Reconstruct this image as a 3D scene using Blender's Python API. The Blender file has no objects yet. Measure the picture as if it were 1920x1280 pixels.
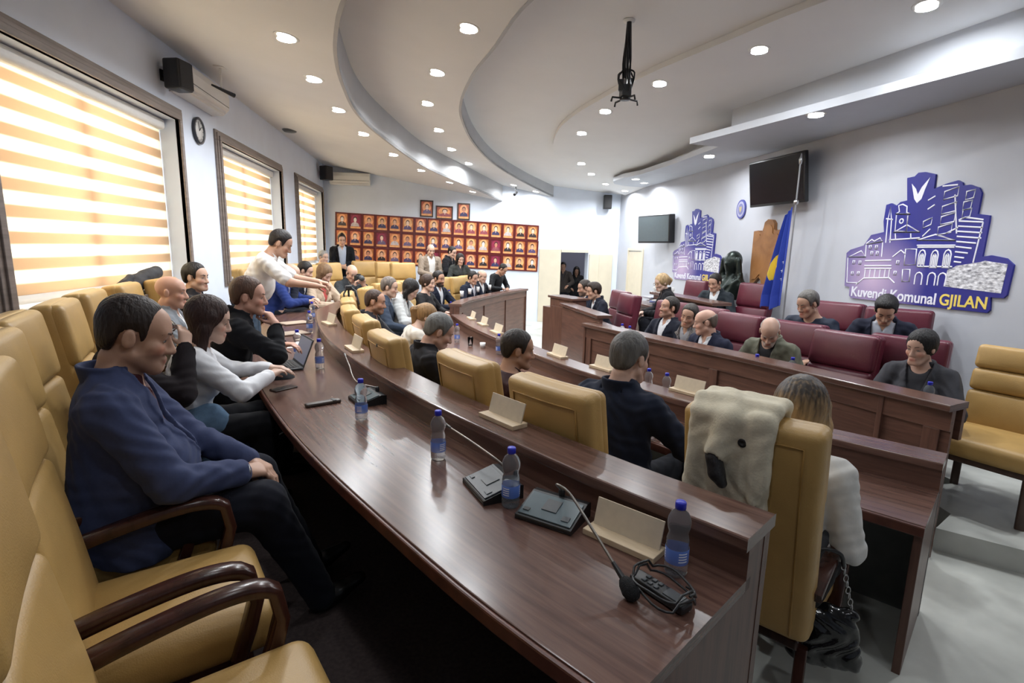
import bpy, math, random
import numpy as np
from mathutils import Vector, Matrix

random.seed(7)
SC = bpy.context.scene
COL = SC.collection
PI = math.pi


# ------------------------------------------------------------------ materials
MATS = {}


def nodemat(name):
    m = bpy.data.materials.new(name)
    m.use_nodes = True
    nt = m.node_tree
    b = nt.nodes['Principled BSDF']
    return m, nt, b


def plain(name, col, rough=0.5, metal=0.0, spec=0.5, noise=0.0, nscale=20.0, bump=0.0, bscale=60.0, coat=0.0, stretch=(1, 1, 1), sheen=0.0):
    """A procedural material: base colour varied by noise, optional bump."""
    if name in MATS:
        return MATS[name]
    m, nt, b = nodemat(name)
    b.inputs['Base Color'].default_value = (*col, 1)
    b.inputs['Roughness'].default_value = rough
    b.inputs['Metallic'].default_value = metal
    b.inputs['Specular IOR Level'].default_value = spec
    b.inputs['Coat Weight'].default_value = coat
    b.inputs['Sheen Weight'].default_value = sheen
    tc = nt.nodes.new('ShaderNodeTexCoord')
    mp = nt.nodes.new('ShaderNodeMapping')
    mp.inputs['Scale'].default_value = stretch
    nt.links.new(tc.outputs['Object'], mp.inputs['Vector'])
    if noise > 0:
        n = nt.nodes.new('ShaderNodeTexNoise')
        n.inputs['Scale'].default_value = nscale
        n.inputs['Detail'].default_value = 4
        r = nt.nodes.new('ShaderNodeValToRGB')
        r.color_ramp.elements[0].position = 0.3
        r.color_ramp.elements[1].position = 0.7
        r.color_ramp.elements[0].color = (*[c * (1 - noise) for c in col], 1)
        r.color_ramp.elements[1].color = (*[min(1, c * (1 + noise)) for c in col], 1)
        nt.links.new(mp.outputs['Vector'], n.inputs['Vector'])
        nt.links.new(n.outputs['Fac'], r.inputs['Fac'])
        nt.links.new(r.outputs['Color'], b.inputs['Base Color'])
    if bump > 0:
        n2 = nt.nodes.new('ShaderNodeTexNoise')
        n2.inputs['Scale'].default_value = bscale
        n2.inputs['Detail'].default_value = 3
        bp = nt.nodes.new('ShaderNodeBump')
        bp.inputs['Strength'].default_value = bump
        bp.inputs['Distance'].default_value = 0.01
        nt.links.new(mp.outputs['Vector'], n2.inputs['Vector'])
        nt.links.new(n2.outputs['Fac'], bp.inputs['Height'])
        nt.links.new(bp.outputs['Normal'], b.inputs['Normal'])
    MATS[name] = m
    return m


def wood(name, c0, c1, rough=0.3, scale=(1.2, 26, 26), coord='UV', spec=0.5):
    """Wood laminate: long streaks along U (or object X)."""
    if name in MATS:
        return MATS[name]
    m, nt, b = nodemat(name)
    tc = nt.nodes.new('ShaderNodeTexCoord')
    mp = nt.nodes.new('ShaderNodeMapping')
    mp.inputs['Scale'].default_value = scale
    n = nt.nodes.new('ShaderNodeTexNoise')
    n.inputs['Scale'].default_value = 1.6
    n.inputs['Detail'].default_value = 7
    n.inputs['Roughness'].default_value = 0.62
    n.inputs['Distortion'].default_value = 0.6
    r = nt.nodes.new('ShaderNodeValToRGB')
    r.color_ramp.elements[0].position = 0.32
    r.color_ramp.elements[1].position = 0.7
    r.color_ramp.elements[0].color = (*c0, 1)
    r.color_ramp.elements[1].color = (*c1, 1)
    nt.links.new(tc.outputs[coord], mp.inputs['Vector'])
    nt.links.new(mp.outputs['Vector'], n.inputs['Vector'])
    nt.links.new(n.outputs['Fac'], r.inputs['Fac'])
    nt.links.new(r.outputs['Color'], b.inputs['Base Color'])
    b.inputs['Roughness'].default_value = rough
    b.inputs['Specular IOR Level'].default_value = spec
    MATS[name] = m
    return m


def glow(name, col, strength):
    if name in MATS:
        return MATS[name]
    m, nt, b = nodemat(name)
    b.inputs['Base Color'].default_value = (*col, 1)
    b.inputs['Emission Color'].default_value = (*col, 1)
    b.inputs['Emission Strength'].default_value = strength
    MATS[name] = m
    return m


def vcol(name, rough=0.5, spec=0.4, bump=0.0, sss=0.0):
    """Material whose base colour is the mesh's own colour attribute."""
    if name in MATS:
        return MATS[name]
    m, nt, b = nodemat(name)
    a = nt.nodes.new('ShaderNodeAttribute')
    a.attribute_name = 'Col'
    nt.links.new(a.outputs['Color'], b.inputs['Base Color'])
    b.inputs['Roughness'].default_value = rough
    b.inputs['Specular IOR Level'].default_value = spec
    if bump:
        n2 = nt.nodes.new('ShaderNodeTexNoise')
        n2.inputs['Scale'].default_value = 90
        bp = nt.nodes.new('ShaderNodeBump')
        bp.inputs['Strength'].default_value = bump
        bp.inputs['Distance'].default_value = 0.005
        tc = nt.nodes.new('ShaderNodeTexCoord')
        nt.links.new(tc.outputs['Object'], n2.inputs['Vector'])
        nt.links.new(n2.outputs['Fac'], bp.inputs['Height'])
        nt.links.new(bp.outputs['Normal'], b.inputs['Normal'])
    MATS[name] = m
    return m


def clear(name, col, rough=0.03, ior=1.33):
    if name in MATS:
        return MATS[name]
    m, nt, b = nodemat(name)
    b.inputs['Base Color'].default_value = (*col, 1)
    b.inputs['Roughness'].default_value = rough
    b.inputs['Transmission Weight'].default_value = 1.0
    b.inputs['IOR'].default_value = ior
    MATS[name] = m
    return m


# ------------------------------------------------------------------ objects
def tag(o, label=None, cat=None, group=None, kind=None):
    if label:
        o['label'] = label
    if cat:
        o['category'] = cat
    if group:
        o['group'] = group
    if kind:
        o['kind'] = kind
    return o


def empty(name, loc=(0, 0, 0), rz=0.0, label=None, cat=None, group=None, rot=None):
    o = bpy.data.objects.new(name, None)
    COL.objects.link(o)
    o.location = loc
    o.rotation_euler = rot if rot is not None else (0, 0, rz)
    o.empty_display_size = 0.1
    return tag(o, label, cat, group)


def mesh_np(name, V, Q, mats, parent=None, smooth=True, col=None, loc=None):
    """Quads from numpy arrays."""
    me = bpy.data.meshes.new(name)
    nv, nq = len(V), len(Q)
    me.vertices.add(nv)
    me.vertices.foreach_set('co', np.ascontiguousarray(V, dtype=np.float32).ravel())
    me.loops.add(nq * 4)
    me.loops.foreach_set('vertex_index', np.ascontiguousarray(Q, dtype=np.int32).ravel())
    me.polygons.add(nq)
    me.polygons.foreach_set('loop_start', np.arange(nq, dtype=np.int32) * 4)
    me.update(calc_edges=True)
    me.polygons.foreach_set('use_smooth', np.full(nq, smooth, dtype=bool))
    if col is not None:
        a = me.attributes.new('Col', 'FLOAT_COLOR', 'POINT')
        a.data.foreach_set('color', np.ascontiguousarray(col, dtype=np.float32).ravel())
    me.validate()
    o = bpy.data.objects.new(name, me)
    COL.objects.link(o)
    for m in (mats if isinstance(mats, (list, tuple)) else [mats]):
        me.materials.append(m)
    if parent is not None:
        o.parent = parent
    if loc is not None:
        o.location = loc
    return o


class MB:
    """Collects polygons of one mesh object."""

    def __init__(s):
        s.v, s.f, s.m, s.uv, s.sm = [], [], [], [], []

    def add(s, vs, fs, mi=0, uvs=None, smooth=False, M=None):
        b = len(s.v)
        if M is not None:
            vs = [M @ Vector(v) for v in vs]
        s.v += [tuple(v) for v in vs]
        for i, f in enumerate(fs):
            s.f.append([b + k for k in f])
            s.m.append(mi)
            s.sm.append(smooth)
            s.uv.append(uvs[i] if uvs else None)
        return s

    def box(s, c, d, mi=0, rz=0.0, M=None):
        x, y, z = (k / 2 for k in d)
        T = Matrix.Translation(c) @ Matrix.Rotation(rz, 4, 'Z')
        if M is not None:
            T = M @ T
        vs = [(-x, -y, -z), (x, -y, -z), (x, y, -z), (-x, y, -z), (-x, -y, z), (x, -y, z), (x, y, z), (-x, y, z)]
        fs = [(3, 2, 1, 0), (4, 5, 6, 7), (0, 1, 5, 4), (1, 2, 6, 5), (2, 3, 7, 6), (3, 0, 4, 7)]
        uv = []
        for f in fs:
            P = [vs[k] for k in f]
            ax = [max(p[i] for p in P) - min(p[i] for p in P) for i in range(3)]
            o = sorted(range(3), key=lambda i: -ax[i])
            uv.append([(p[o[0]] + c[0] * .37, p[o[1]] + c[1] * .61) for p in P])
        return s.add(vs, fs, mi, uv, False, T)

    def tube(s, P, r, n=10, mi=0, closed=False, cap=True, rs=None, flat=None):
        """Round tube along P; rs gives a radius per point; flat=(a,b,up) makes a rectangular-ish section."""
        P = [Vector(p) for p in P]
        N = len(P)
        up = Vector((0, 0, 1))
        T0 = None
        rings = []
        prev = None
        for i in range(N):
            a = P[(i - 1) % N] if (closed or i > 0) else P[i]
            b = P[(i + 1) % N] if (closed or i < N - 1) else P[i]
            t = (b - a).normalized()
            if prev is None:
                x = t.cross(up)
                if x.length < 1e-3:
                    x = t.cross(Vector((1, 0, 0)))
                x.normalize()
            else:
                x = (prev - t * prev.dot(t)).normalized()
            prev = x
            y = t.cross(x)
            rr = rs[i] if rs else r
            ring = []
            for k in range(n):
                an = 2 * PI * k / n
                if flat:
                    ca, sa = math.cos(an), math.sin(an)
                    e = 0.35
                    ring.append(P[i] + x * flat[0] * math.copysign(abs(ca) ** e, ca) + y * flat[1] * math.copysign(abs(sa) ** e, sa))
                else:
                    ring.append(P[i] + x * rr * math.cos(an) + y * rr * math.sin(an))
            rings.append(ring)
        vs = [v for ring in rings for v in ring]
        fs = []
        for i in range(N if closed else N - 1):
            j = (i + 1) % N
            for k in range(n):
                l = (k + 1) % n
                fs.append((i * n + k, i * n + l, j * n + l, j * n + k))
        s.add(vs, fs, mi, None, True)
        if cap and not closed:
            s.add(rings[0], [tuple(range(n))[::-1]], mi)
            s.add(rings[-1], [tuple(range(n))], mi)
        return s

    def lathe(s, prof, n=20, c=(0, 0, 0), mi=0, M=None, cap=True):
        vs, fs = [], []
        for r, z in prof:
            for k in range(n):
                a = 2 * PI * k / n
                vs.append((c[0] + r * math.cos(a), c[1] + r * math.sin(a), c[2] + z))
        for i in range(len(prof) - 1):
            for k in range(n):
                l = (k + 1) % n
                fs.append((i * n + k, i * n + l, (i + 1) * n + l, (i + 1) * n + k))
        s.add(vs, fs, mi, None, True, M)
        if cap:
            if prof[0][0] > 1e-4:
                s.add(vs[:n], [tuple(range(n))[::-1]], mi, None, False, M)
            if prof[-1][0] > 1e-4:
                s.add(vs[-n:], [tuple(range(n))], mi, None, False, M)
        return s

    def prism(s, poly, z0, z1, mi=0, M=None, smooth=False, mi_side=None):
        """Polygon (x, y) extruded from z0 to z1."""
        n = len(poly)
        vs = [(x, y, z0) for x, y in poly] + [(x, y, z1) for x, y in poly]
        ar = sum(poly[i][0] * poly[(i + 1) % n][1] - poly[(i + 1) % n][0] * poly[i][1] for i in range(n))
        ms = mi if mi_side is None else mi_side
        if (ar > 0) == (z1 > z0):
            s.add(vs, [tuple(range(n))[::-1], tuple(range(n, 2 * n))], mi, [[(vs[k][0], vs[k][1]) for k in range(n)][::-1], [(vs[k][0], vs[k][1]) for k in range(n)]], False, M)
            s.add(vs, [(i, (i + 1) % n, n + (i + 1) % n, n + i) for i in range(n)], ms, None, smooth, M)
        else:
            s.add(vs, [tuple(range(n)), tuple(range(n, 2 * n))[::-1]], mi, [[(vs[k][0], vs[k][1]) for k in range(n)], [(vs[k][0], vs[k][1]) for k in range(n)][::-1]], False, M)
            s.add(vs, [((i + 1) % n, i, n + i, n + (i + 1) % n) for i in range(n)], ms, None, smooth, M)
        return s

    def rbox(s, c, d, r, mi=0, M=None, nr=4, nm=4, bulge=0.0, fn=None):
        """Rounded (cushion) box of size d, corner radius r; fn bends the local points."""
        h = [k / 2 for k in d]
        r = min(r, min(h) * 0.999)

        def samp(a):
            q = [-(a - r) - r * math.sin(PI / 2 * (nr - i) / nr) if False else -a + r * (1 - math.cos(PI / 2 * i / nr)) for i in range(nr)]
            mid = [-(a - r) + 2 * (a - r) * i / nm for i in range(nm + 1)]
            return q + mid + [-k for k in reversed(q)]
        S = [samp(a) for a in h]
        idx, vs, fs = {}, [], []

        def vid(p):
            key = tuple(round(k, 5) for k in p)
            if key in idx:
                return idx[key]
            q = [max(-(h[i] - r), min(h[i] - r, p[i])) for i in range(3)]
            dl = [p[i] - q[i] for i in range(3)]
            L = math.sqrt(sum(k * k for k in dl)) or 1
            o = [q[i] + dl[i] / L * r for i in range(3)]
            if bulge:
                e = [o[i] / h[i] for i in range(3)]
                w = [max(0, 1 - e[(i + 1) % 3] ** 2) * max(0, 1 - e[(i + 2) % 3] ** 2) for i in range(3)]
                ax = min(range(3), key=lambda i: d[i])
                o[ax] += math.copysign(bulge * w[ax], e[ax]) * abs(e[ax])
            if fn:
                o = fn(*o)
            idx[key] = len(vs)
            vs.append((o[0] + c[0], o[1] + c[1], o[2] + c[2]))
            return idx[key]
        for ax in range(3):
            u, w = (ax + 1) % 3, (ax + 2) % 3
            for sg in (-1, 1):
                for i in range(len(S[u]) - 1):
                    for j in range(len(S[w]) - 1):
                        q = []
                        for a, b in ((i, j), (i + 1, j), (i + 1, j + 1), (i, j + 1)):
                            p = [0, 0, 0]
                            p[ax] = sg * h[ax]
                            p[u] = S[u][a]
                            p[w] = S[w][b]
                            q.append(vid(p))
                        if len(set(q)) < 3:
                            continue
                        fs.append(q if sg > 0 else q[::-1])
        return s.add(vs, fs, mi, None, True, M)

    def sweep(s, path, prof, mi=0, closed_ends=True, smooth=False):
        """path: [(x,y)]; prof: closed polygon of (offset to the left of travel, z). UVs run along the path."""
        N = len(path)
        L = [0]
        nor = []
        for i in range(N):
            a = path[max(0, i - 1)]
            b = path[min(N - 1, i + 1)]
            t = Vector((b[0] - a[0], b[1] - a[1])).normalized()
            nor.append((-t.y, t.x))
            if i:
                L.append(L[-1] + math.hypot(path[i][0] - path[i - 1][0], path[i][1] - path[i - 1][1]))
        n = len(prof)
        cum = [0]
        for k in range(n):
            a, b = prof[k], prof[(k + 1) % n]
            cum.append(cum[-1] + math.hypot(b[0] - a[0], b[1] - a[1]))
        vs = []
        for i in range(N):
            for o, z in prof:
                vs.append((path[i][0] + nor[i][0] * o, path[i][1] + nor[i][1] * o, z))
        ar = sum(prof[i][0] * prof[(i + 1) % n][1] - prof[(i + 1) % n][0] * prof[i][1] for i in range(n))
        fs, uv = [], []
        for i in range(N - 1):
            for k in range(n):
                l = (k + 1) % n
                f = [i * n + k, (i + 1) * n + k, (i + 1) * n + l, i * n + l]
                q = [(L[i], cum[k]), (L[i + 1], cum[k]), (L[i + 1], cum[k + 1]), (L[i], cum[k + 1])]
                if ar < 0:
                    f, q = f[::-1], q[::-1]
                fs.append(f)
                uv.append(q)
        s.add(vs, fs, mi, uv, smooth)
        if closed_ends:
            e0 = tuple(range(n))
            e1 = tuple(range((N - 1) * n, N * n))
            q = [(p[0], p[1]) for p in prof]
            if ar > 0:
                s.add(vs, [e0, e1[::-1]], mi, [q, q[::-1]])
            else:
                s.add(vs, [e0[::-1], e1], mi, [q[::-1], q])
        return s

    def build(s, name, mats, parent=None, loc=None, bevel=0.0, auto=True):
        me = bpy.data.meshes.new(name)
        me.from_pydata(s.v, [], s.f)
        mats = mats if isinstance(mats, (list, tuple)) else [mats]
        for m in mats:
            me.materials.append(m)
        me.polygons.foreach_set('material_index', s.m)
        me.polygons.foreach_set('use_smooth', s.sm)
        if any(u is not None for u in s.uv):
            ul = me.uv_layers.new(name='UVMap')
            for p, u in zip(me.polygons, s.uv):
                if u is not None:
                    for li, q in zip(p.loop_indices, u):
                        ul.data[li].uv = q
        me.update()
        o = bpy.data.objects.new(name, me)
        COL.objects.link(o)
        if parent is not None:
            o.parent = parent
        if loc is not None:
            o.location = loc
        if bevel:
            b = o.modifiers.new('Bevel', 'BEVEL')
            b.width = bevel
            b.segments = 2
            b.limit_method = 'ANGLE'
            b.angle_limit = math.radians(50)
        return o


def kids(o):
    return [c for c in COL.objects if c.parent == o]


def copy_tree(o, childmap, parent=None):
    c = o.copy()
    COL.objects.link(c)
    if parent is not None:
        c.parent = parent
    for ch in childmap.get(o.name, []):
        copy_tree(ch, childmap, c)
    return c


def childmap_of(root):
    m = {}
    st = [root]
    while st:
        o = st.pop()
        m[o.name] = list(o.children)
        st += list(o.children)
    return m


def spline(P, n):
    """Catmull-Rom through P, resampled evenly to n points."""
    P = [np.array(p, float) for p in P]
    P = [2 * P[0] - P[1]] + P + [2 * P[-1] - P[-2]]
    out = []
    for i in range(1, len(P) - 2):
        for k in range(24):
            t = k / 24
            a, b, c, d = P[i - 1], P[i], P[i + 1], P[i + 2]
            out.append(0.5 * (2 * b + (c - a) * t + (2 * a - 5 * b + 4 * c - d) * t * t + (3 * b - a - 3 * c + d) * t ** 3))
    out.append(P[-2])
    out = np.array(out)
    L = np.r_[0, np.cumsum(np.hypot(*(out[1:, :2] - out[:-1, :2]).T))]
    s = np.linspace(0, L[-1], n)
    return [tuple(np.interp(s, L, out[:, j]) for j in range(out.shape[1])) if False else tuple(float(np.interp(v, L, out[:, j])) for j in range(out.shape[1])) for v in s]


def heading(dx, dy):
    return math.atan2(-dx, dy)

# ================================================================== the room
XL, XR, YB, YF = -2.45, 4.81, 13.2, -3.0
PLAT = 0.25      # raised tier of the outer seats
DAIS = 0.15      # low platform of the presidium

M_WALL = plain('wall_paint', (0.69, 0.75, 0.85), 0.6, noise=0.03, nscale=3, bump=0.05, bscale=150)
M_WALLR = plain('wall_paint_grey', (0.47, 0.485, 0.53), 0.6, noise=0.03, nscale=3, bump=0.05, bscale=150)
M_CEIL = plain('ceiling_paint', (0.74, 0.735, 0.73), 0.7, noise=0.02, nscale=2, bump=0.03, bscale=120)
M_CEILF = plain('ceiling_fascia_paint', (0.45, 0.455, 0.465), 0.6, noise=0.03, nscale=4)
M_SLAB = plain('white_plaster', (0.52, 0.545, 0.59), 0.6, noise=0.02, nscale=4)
M_FLOOR = plain('worn_grey_screed', (0.53, 0.54, 0.50), 0.42, noise=0.22, nscale=2.2, bump=0.06, bscale=30)
M_CARPET = plain('dark_carpet', (0.055, 0.038, 0.036), 0.9, noise=0.3, nscale=60, bump=0.4, bscale=300)
M_DOOR = plain('cream_door_paint', (0.62, 0.56, 0.44), 0.5, noise=0.04, nscale=5)
M_WFRAME = wood('taupe_frame_wood', (0.16, 0.125, 0.105), (0.25, 0.205, 0.18), 0.45, (1, 1, 14), 'Object')
M_WOOD = wood('walnut_laminate', (0.072, 0.034, 0.026), (0.165, 0.09, 0.068), 0.24, (1.3, 22, 22))
M_WOODV = wood('walnut_panel', (0.078, 0.036, 0.026), (0.165, 0.08, 0.055), 0.38, (1.5, 18, 18))
M_WOODE = plain('worn_edge_band', (0.10, 0.034, 0.022), 0.35, noise=0.35, nscale=14)
M_BLACK = plain('black_plastic', (0.012, 0.012, 0.013), 0.38, noise=0.1, nscale=50)
M_DGREY = plain('dark_grey_plastic', (0.05, 0.055, 0.06), 0.4, noise=0.1, nscale=50)
M_WHITE = plain('white_plastic', (0.72, 0.71, 0.68), 0.4, noise=0.02, nscale=8)
M_STEEL = plain('brushed_steel', (0.55, 0.55, 0.55), 0.28, 1.0, noise=0.05, nscale=60)

floor = MB()
floor.box(((XL + XR) / 2, (YB + YF) / 2 + 0.6, -0.05), (XR - XL + 0.4, YB - YF + 2.6, 0.1))
tag(floor.build('floor', M_FLOOR), kind='structure')

# desk ledge lines (far edge of the ledge), used for the tiers and for the desks
LEDGE_A = [(1.035, 1.335), (0.685, 1.835), (0.08, 2.88), (-0.477, 4.11), (-0.86, 5.3), (-1.09, 6.4), (-1.08, 7.2), (-0.97, 7.95), (-0.74, 8.65), (-0.42, 9.25)]
LEDGE_B = [(2.60, 2.16), (2.05, 2.90), (1.50, 3.93), (1.16, 4.85), (0.70, 6.55), (0.50, 7.75)]
LEDGE_C = [(0.47, 7.98), (0.62, 8.55), (0.86, 9.06), (1.40, 10.12), (2.10, 11.2)]

# the outer tier: everything on the window side of the outer desk's front panel
pa = spline([(2.6, -1.0), (1.55, 0.56)] + [(x + 0.01, y + 0.01) for x, y in LEDGE_A] + [(-0.1, 9.9), (0.25, 10.7), (0.65, 11.6), (1.1, 13.2)], 60)
tier = MB()
tier.prism([(XL, YF)] + [(2.6, YF)] + pa + [(XL, YB)], 0.0, PLAT)
tag(tier.build('floor_platform_outer', M_CARPET), kind='structure')
dais = MB()
dais.prism([(XR, 1.06), (3.20, 2.65), (3.48, 2.80), (3.56, 3.20), (4.02, 3.22), (4.04, 3.85), (3.72, 4.5), (3.66, 6.4), (3.2, 6.9), (3.15, 9.2), (3.6, 9.8), (XR, 10.2)], 0.0, DAIS)
tag(dais.build('floor_platform_presidium', M_FLOOR), kind='structure')


def rect_wall(name, x0, x1, openings, axis, pos, thick, z1, mat, z0=0.0):
    """A wall along one axis with rectangular openings [(a, b, zlo, zhi)], made of solid blocks."""
    mb = MB()

    def blk(a, b, lo, hi):
        if b - a < 1e-4 or hi - lo < 1e-4:
            return
        if axis == 'Y':
            mb.box((pos + thick / 2, (a + b) / 2, (lo + hi) / 2), (abs(thick), b - a, hi - lo))
        else:
            mb.box(((a + b) / 2, pos + thick / 2, (lo + hi) / 2), (b - a, abs(thick), hi - lo))
    cur = x0
    for a, b, lo, hi in sorted(openings):
        blk(cur, a, z0, z1)
        blk(a, b, z0, lo)
        blk(a, b, hi, z1)
        cur = b
    blk(cur, x1, z0, z1)
    return tag(mb.build(name, mat), kind='structure')


WIN = [(3.50, 5.86, 1.40, 3.02), (6.92, 9.50, 1.40, 3.02), (10.60, 12.95, 1.40, 3.02)]
rect_wall('wall_left', YF, YB + 0.3, WIN, 'Y', XL, -0.3, 4.4, M_WALL)
rect_wall('wall_right', YF, YB + 0.3, [(11.55, 12.42, -0.01, 1.85)], 'Y', XR, 0.3, 4.4, M_WALLR)
rect_wall('wall_back', XL - 0.3, XR + 0.3, [(3.30, 4.02, -0.01, 1.775)], 'X', YB, 0.3, 4.4, M_WALL)
rect_wall('wall_front', XL - 0.3, XR + 0.3, [], 'X', YF, -0.3, 4.4, M_WALL)

# the dim room behind the back door
rm = MB()
rm.box((3.7, YB + 2.2, 1.2), (3.0, 0.1, 2.6)).box((2.2, YB + 1.25, 1.2), (0.1, 1.9, 2.6)).box((5.2, YB + 1.25, 1.2), (0.1, 1.9, 2.6)).box((3.7, YB + 1.25, 2.5), (3.1, 1.9, 0.1))
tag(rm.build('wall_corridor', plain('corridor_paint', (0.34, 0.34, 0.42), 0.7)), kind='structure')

# ---------------------------------------------------------------- windows
M_BLIND, nt, b = nodemat('zebra_blind_fabric')
tc = nt.nodes.new('ShaderNodeTexCoord')
sp = nt.nodes.new('ShaderNodeSeparateXYZ')
mt = nt.nodes.new('ShaderNodeMath')
mt.operation = 'MULTIPLY'
mt.inputs[1].default_value = 2 * PI / 0.166
sn = nt.nodes.new('ShaderNodeMath')
sn.operation = 'SINE'
rp = nt.nodes.new('ShaderNodeMapRange')
rp.inputs['From Min'].default_value = -0.28
rp.inputs['From Max'].default_value = 0.28
mx = nt.nodes.new('ShaderNodeMix')
mx.data_type = 'RGBA'
mx.inputs['A'].default_value = (0.55, 0.415, 0.285, 1)
mx.inputs['B'].default_value = (0.97, 0.92, 0.78, 1)
nz = nt.nodes.new('ShaderNodeTexNoise')
nz.inputs['Scale'].default_value = 0.9
nz.inputs['Detail'].default_value = 1
tr = nt.nodes.new('ShaderNodeBsdfTranslucent')
ms = nt.nodes.new('ShaderNodeMixShader')
ms.inputs[0].default_value = 0.8
L = nt.links.new
L(tc.outputs['Object'], sp.inputs[0])
L(sp.outputs['Z'], mt.inputs[0])
L(mt.outputs[0], sn.inputs[0])
L(sn.outputs[0], rp.inputs['Value'])
L(rp.outputs[0], mx.inputs['Factor'])
L(mx.outputs['Result'], tr.inputs['Color'])
b.inputs['Base Color'].default_value = (0.62, 0.56, 0.47, 1)
b.inputs['Roughness'].default_value = 0.9
L(b.outputs[0], ms.inputs[1])
L(tr.outputs[0], ms.inputs[2])
L(ms.outputs[0], nt.nodes['Material Output'].inputs['Surface'])

M_GLASS = clear('window_glass', (0.95, 0.97, 1.0), 0.0, 1.02)
M_SILL = plain('white_window_plastic', (0.78, 0.76, 0.72), 0.4, noise=0.02)
for wi, (a, bb, lo, hi) in enumerate(WIN):
    w = empty('window_%d' % (wi + 1), (XL, (a + bb) / 2, lo))
    tag(w, kind='structure')
    cy = (a + bb) / 2
    H2, W2 = hi - lo, bb - a
    # moulded timber casing standing proud of the wall, three stepped fillets
    fr = MB()
    t = 0.115
    for k, (wd, pr) in enumerate(((0.115, 0.022), (0.085, 0.036), (0.05, 0.050))):
        fr.box((pr / 2, 0, H2 + wd / 2 + 0.0), (pr, W2 + 2 * wd, wd))
        fr.box((pr / 2, 0, -wd / 2 * 0.6), (pr, W2 + 2 * wd, wd * 0.6))
        for sg in (-1, 1):
            fr.box((pr / 2, sg * (W2 / 2 + wd / 2), H2 / 2), (pr, wd, H2 - 0.002))
    fr.build('window_frame', M_WFRAME, w, bevel=0.004)
    sash = MB()
    for y in (-W2 / 2 + 0.03, 0, W2 / 2 - 0.03):
        sash.box((-0.24, y, H2 / 2), (0.05, 0.06, H2))
    for z in (0.03, H2 - 0.03):
        sash.box((-0.24, 0, z), (0.049, W2, 0.06))
    sash.build('window_sash', M_SILL, w, bevel=0.004)
    g = MB().box((-0.243, 0, H2 / 2), (0.006, W2 - 0.12, H2 - 0.12))
    g.build('window_pane', M_GLASS, w)
    s = MB().box((-0.135, 0, 0.012), (0.26, W2 - 0.004, 0.024))
    s.box((-0.02, 0, 0.016), (0.05, W2 - 0.004, 0.026))
    s.build('window_sill', M_SILL, w, bevel=0.004)
    bl = MB().box((-0.15, 0, H2 / 2 + 0.025), (0.004, W2 - 0.02, H2 - 0.13))
    o = bl.build('zebra_blind', M_BLIND, w)
    hd = MB().rbox((-0.13, 0, H2 - 0.055), (0.09, W2 - 0.012, 0.10), 0.03)
    hd.box((-0.15, 0, 0.075), (0.022, W2 - 0.02, 0.03))
    hd.build('blind_cassette', M_SILL, w)

# ---------------------------------------------------------------- ceiling: stepped curved tiers
E1 = spline([(2.3, -3.0), (1.5, -0.6), (0.55, 1.2), (-0.1, 2.5), (-0.503, 3.715), (-0.652, 4.317), (-0.761, 4.957), (-0.833, 5.774), (-0.85, 6.987), (-0.65, 8.227), (-0.049, 10.278), (0.848, 11.711), (1.77, 13.2)], 90)
E2 = spline([(4.3, -3.0), (3.0, -0.6), (1.95, 1.2), (1.15, 2.6), (0.72, 3.92), (0.581, 4.927), (0.463, 5.758), (0.403, 6.833), (0.465, 7.741), (0.746, 9.148), (1.291, 10.665), (2.103, 12.0), (3.05, 13.2)], 90)
E3 = spline([(4.80, 1.2), (4.05, 2.35), (3.42, 3.35), (3.0, 4.15), (2.68, 5.0), (2.35, 5.95), (2.12, 6.95), (2.01, 7.6), (1.98, 8.41), (2.17, 9.55), (2.6, 10.6), (3.3, 11.6), (4.80, 12.9)], 70)


def zr1(x, y):
    return 3.68 - .165 * (x + 2.45)


def zr2(x, y):
    return 3.12 - .18 * (x - 3.1)


def zr3(x, y):
    return 3.25 - .085 * (x - 4.79) - .05 * (y - 13.2)


def zr4(x, y):
    return zr3(x, y) - .06


def flat(name, poly, zf, mat, up=0.04):
    """A sloped ceiling panel with real thickness."""
    mb = MB()
    n = len(poly)
    vs = [(x, y, zf(x, y)) for x, y in poly] + [(x, y, zf(x, y) + up) for x, y in poly]
    ar = sum(poly[i][0] * poly[(i + 1) % n][1] - poly[(i + 1) % n][0] * poly[i][1] for i in range(n))
    lo, hi = tuple(range(n)), tuple(range(n, 2 * n))
    side = [(i, (i + 1) % n, n + (i + 1) % n, n + i) for i in range(n)]
    if ar > 0:
        mb.add(vs, [lo[::-1], hi] + side)
    else:
        mb.add(vs, [lo, hi[::-1]] + [s[::-1] for s in side])
    return tag(mb.build(name, mat), kind='structure')


def fascia(name, E, za, zb, mat):
    """The upright face between two tiers."""
    mb = MB()
    n = len(E)
    vs, fs = [], []
    for i, (x, y) in enumerate(E):
        a, c = E[max(0, i - 1)], E[min(n - 1, i + 1)]
        tx, ty = c[0] - a[0], c[1] - a[1]
        l = math.hypot(tx, ty)
        nx, ny = -ty / l * .03, tx / l * .03
        if nx > 0:
            nx, ny = -nx, -ny
        vs += [(x, y, za(x, y)), (x, y, zb(x, y) + .03), (x + nx, y + ny, zb(x, y) + .03), (x + nx, y + ny, za(x, y) + .001)]
    for i in range(n - 1):
        for k in range(4):
            l = (k + 1) % 4
            fs.append((i * 4 + k, i * 4 + l, i * 4 + 4 + l, i * 4 + 4 + k))
    mb.add(vs, fs, 0, None, True)
    o = mb.build(name, mat)
    o.data.polygons.foreach_set('use_smooth', [False] * len(o.data.polygons))
    return tag(o, kind='structure')


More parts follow.
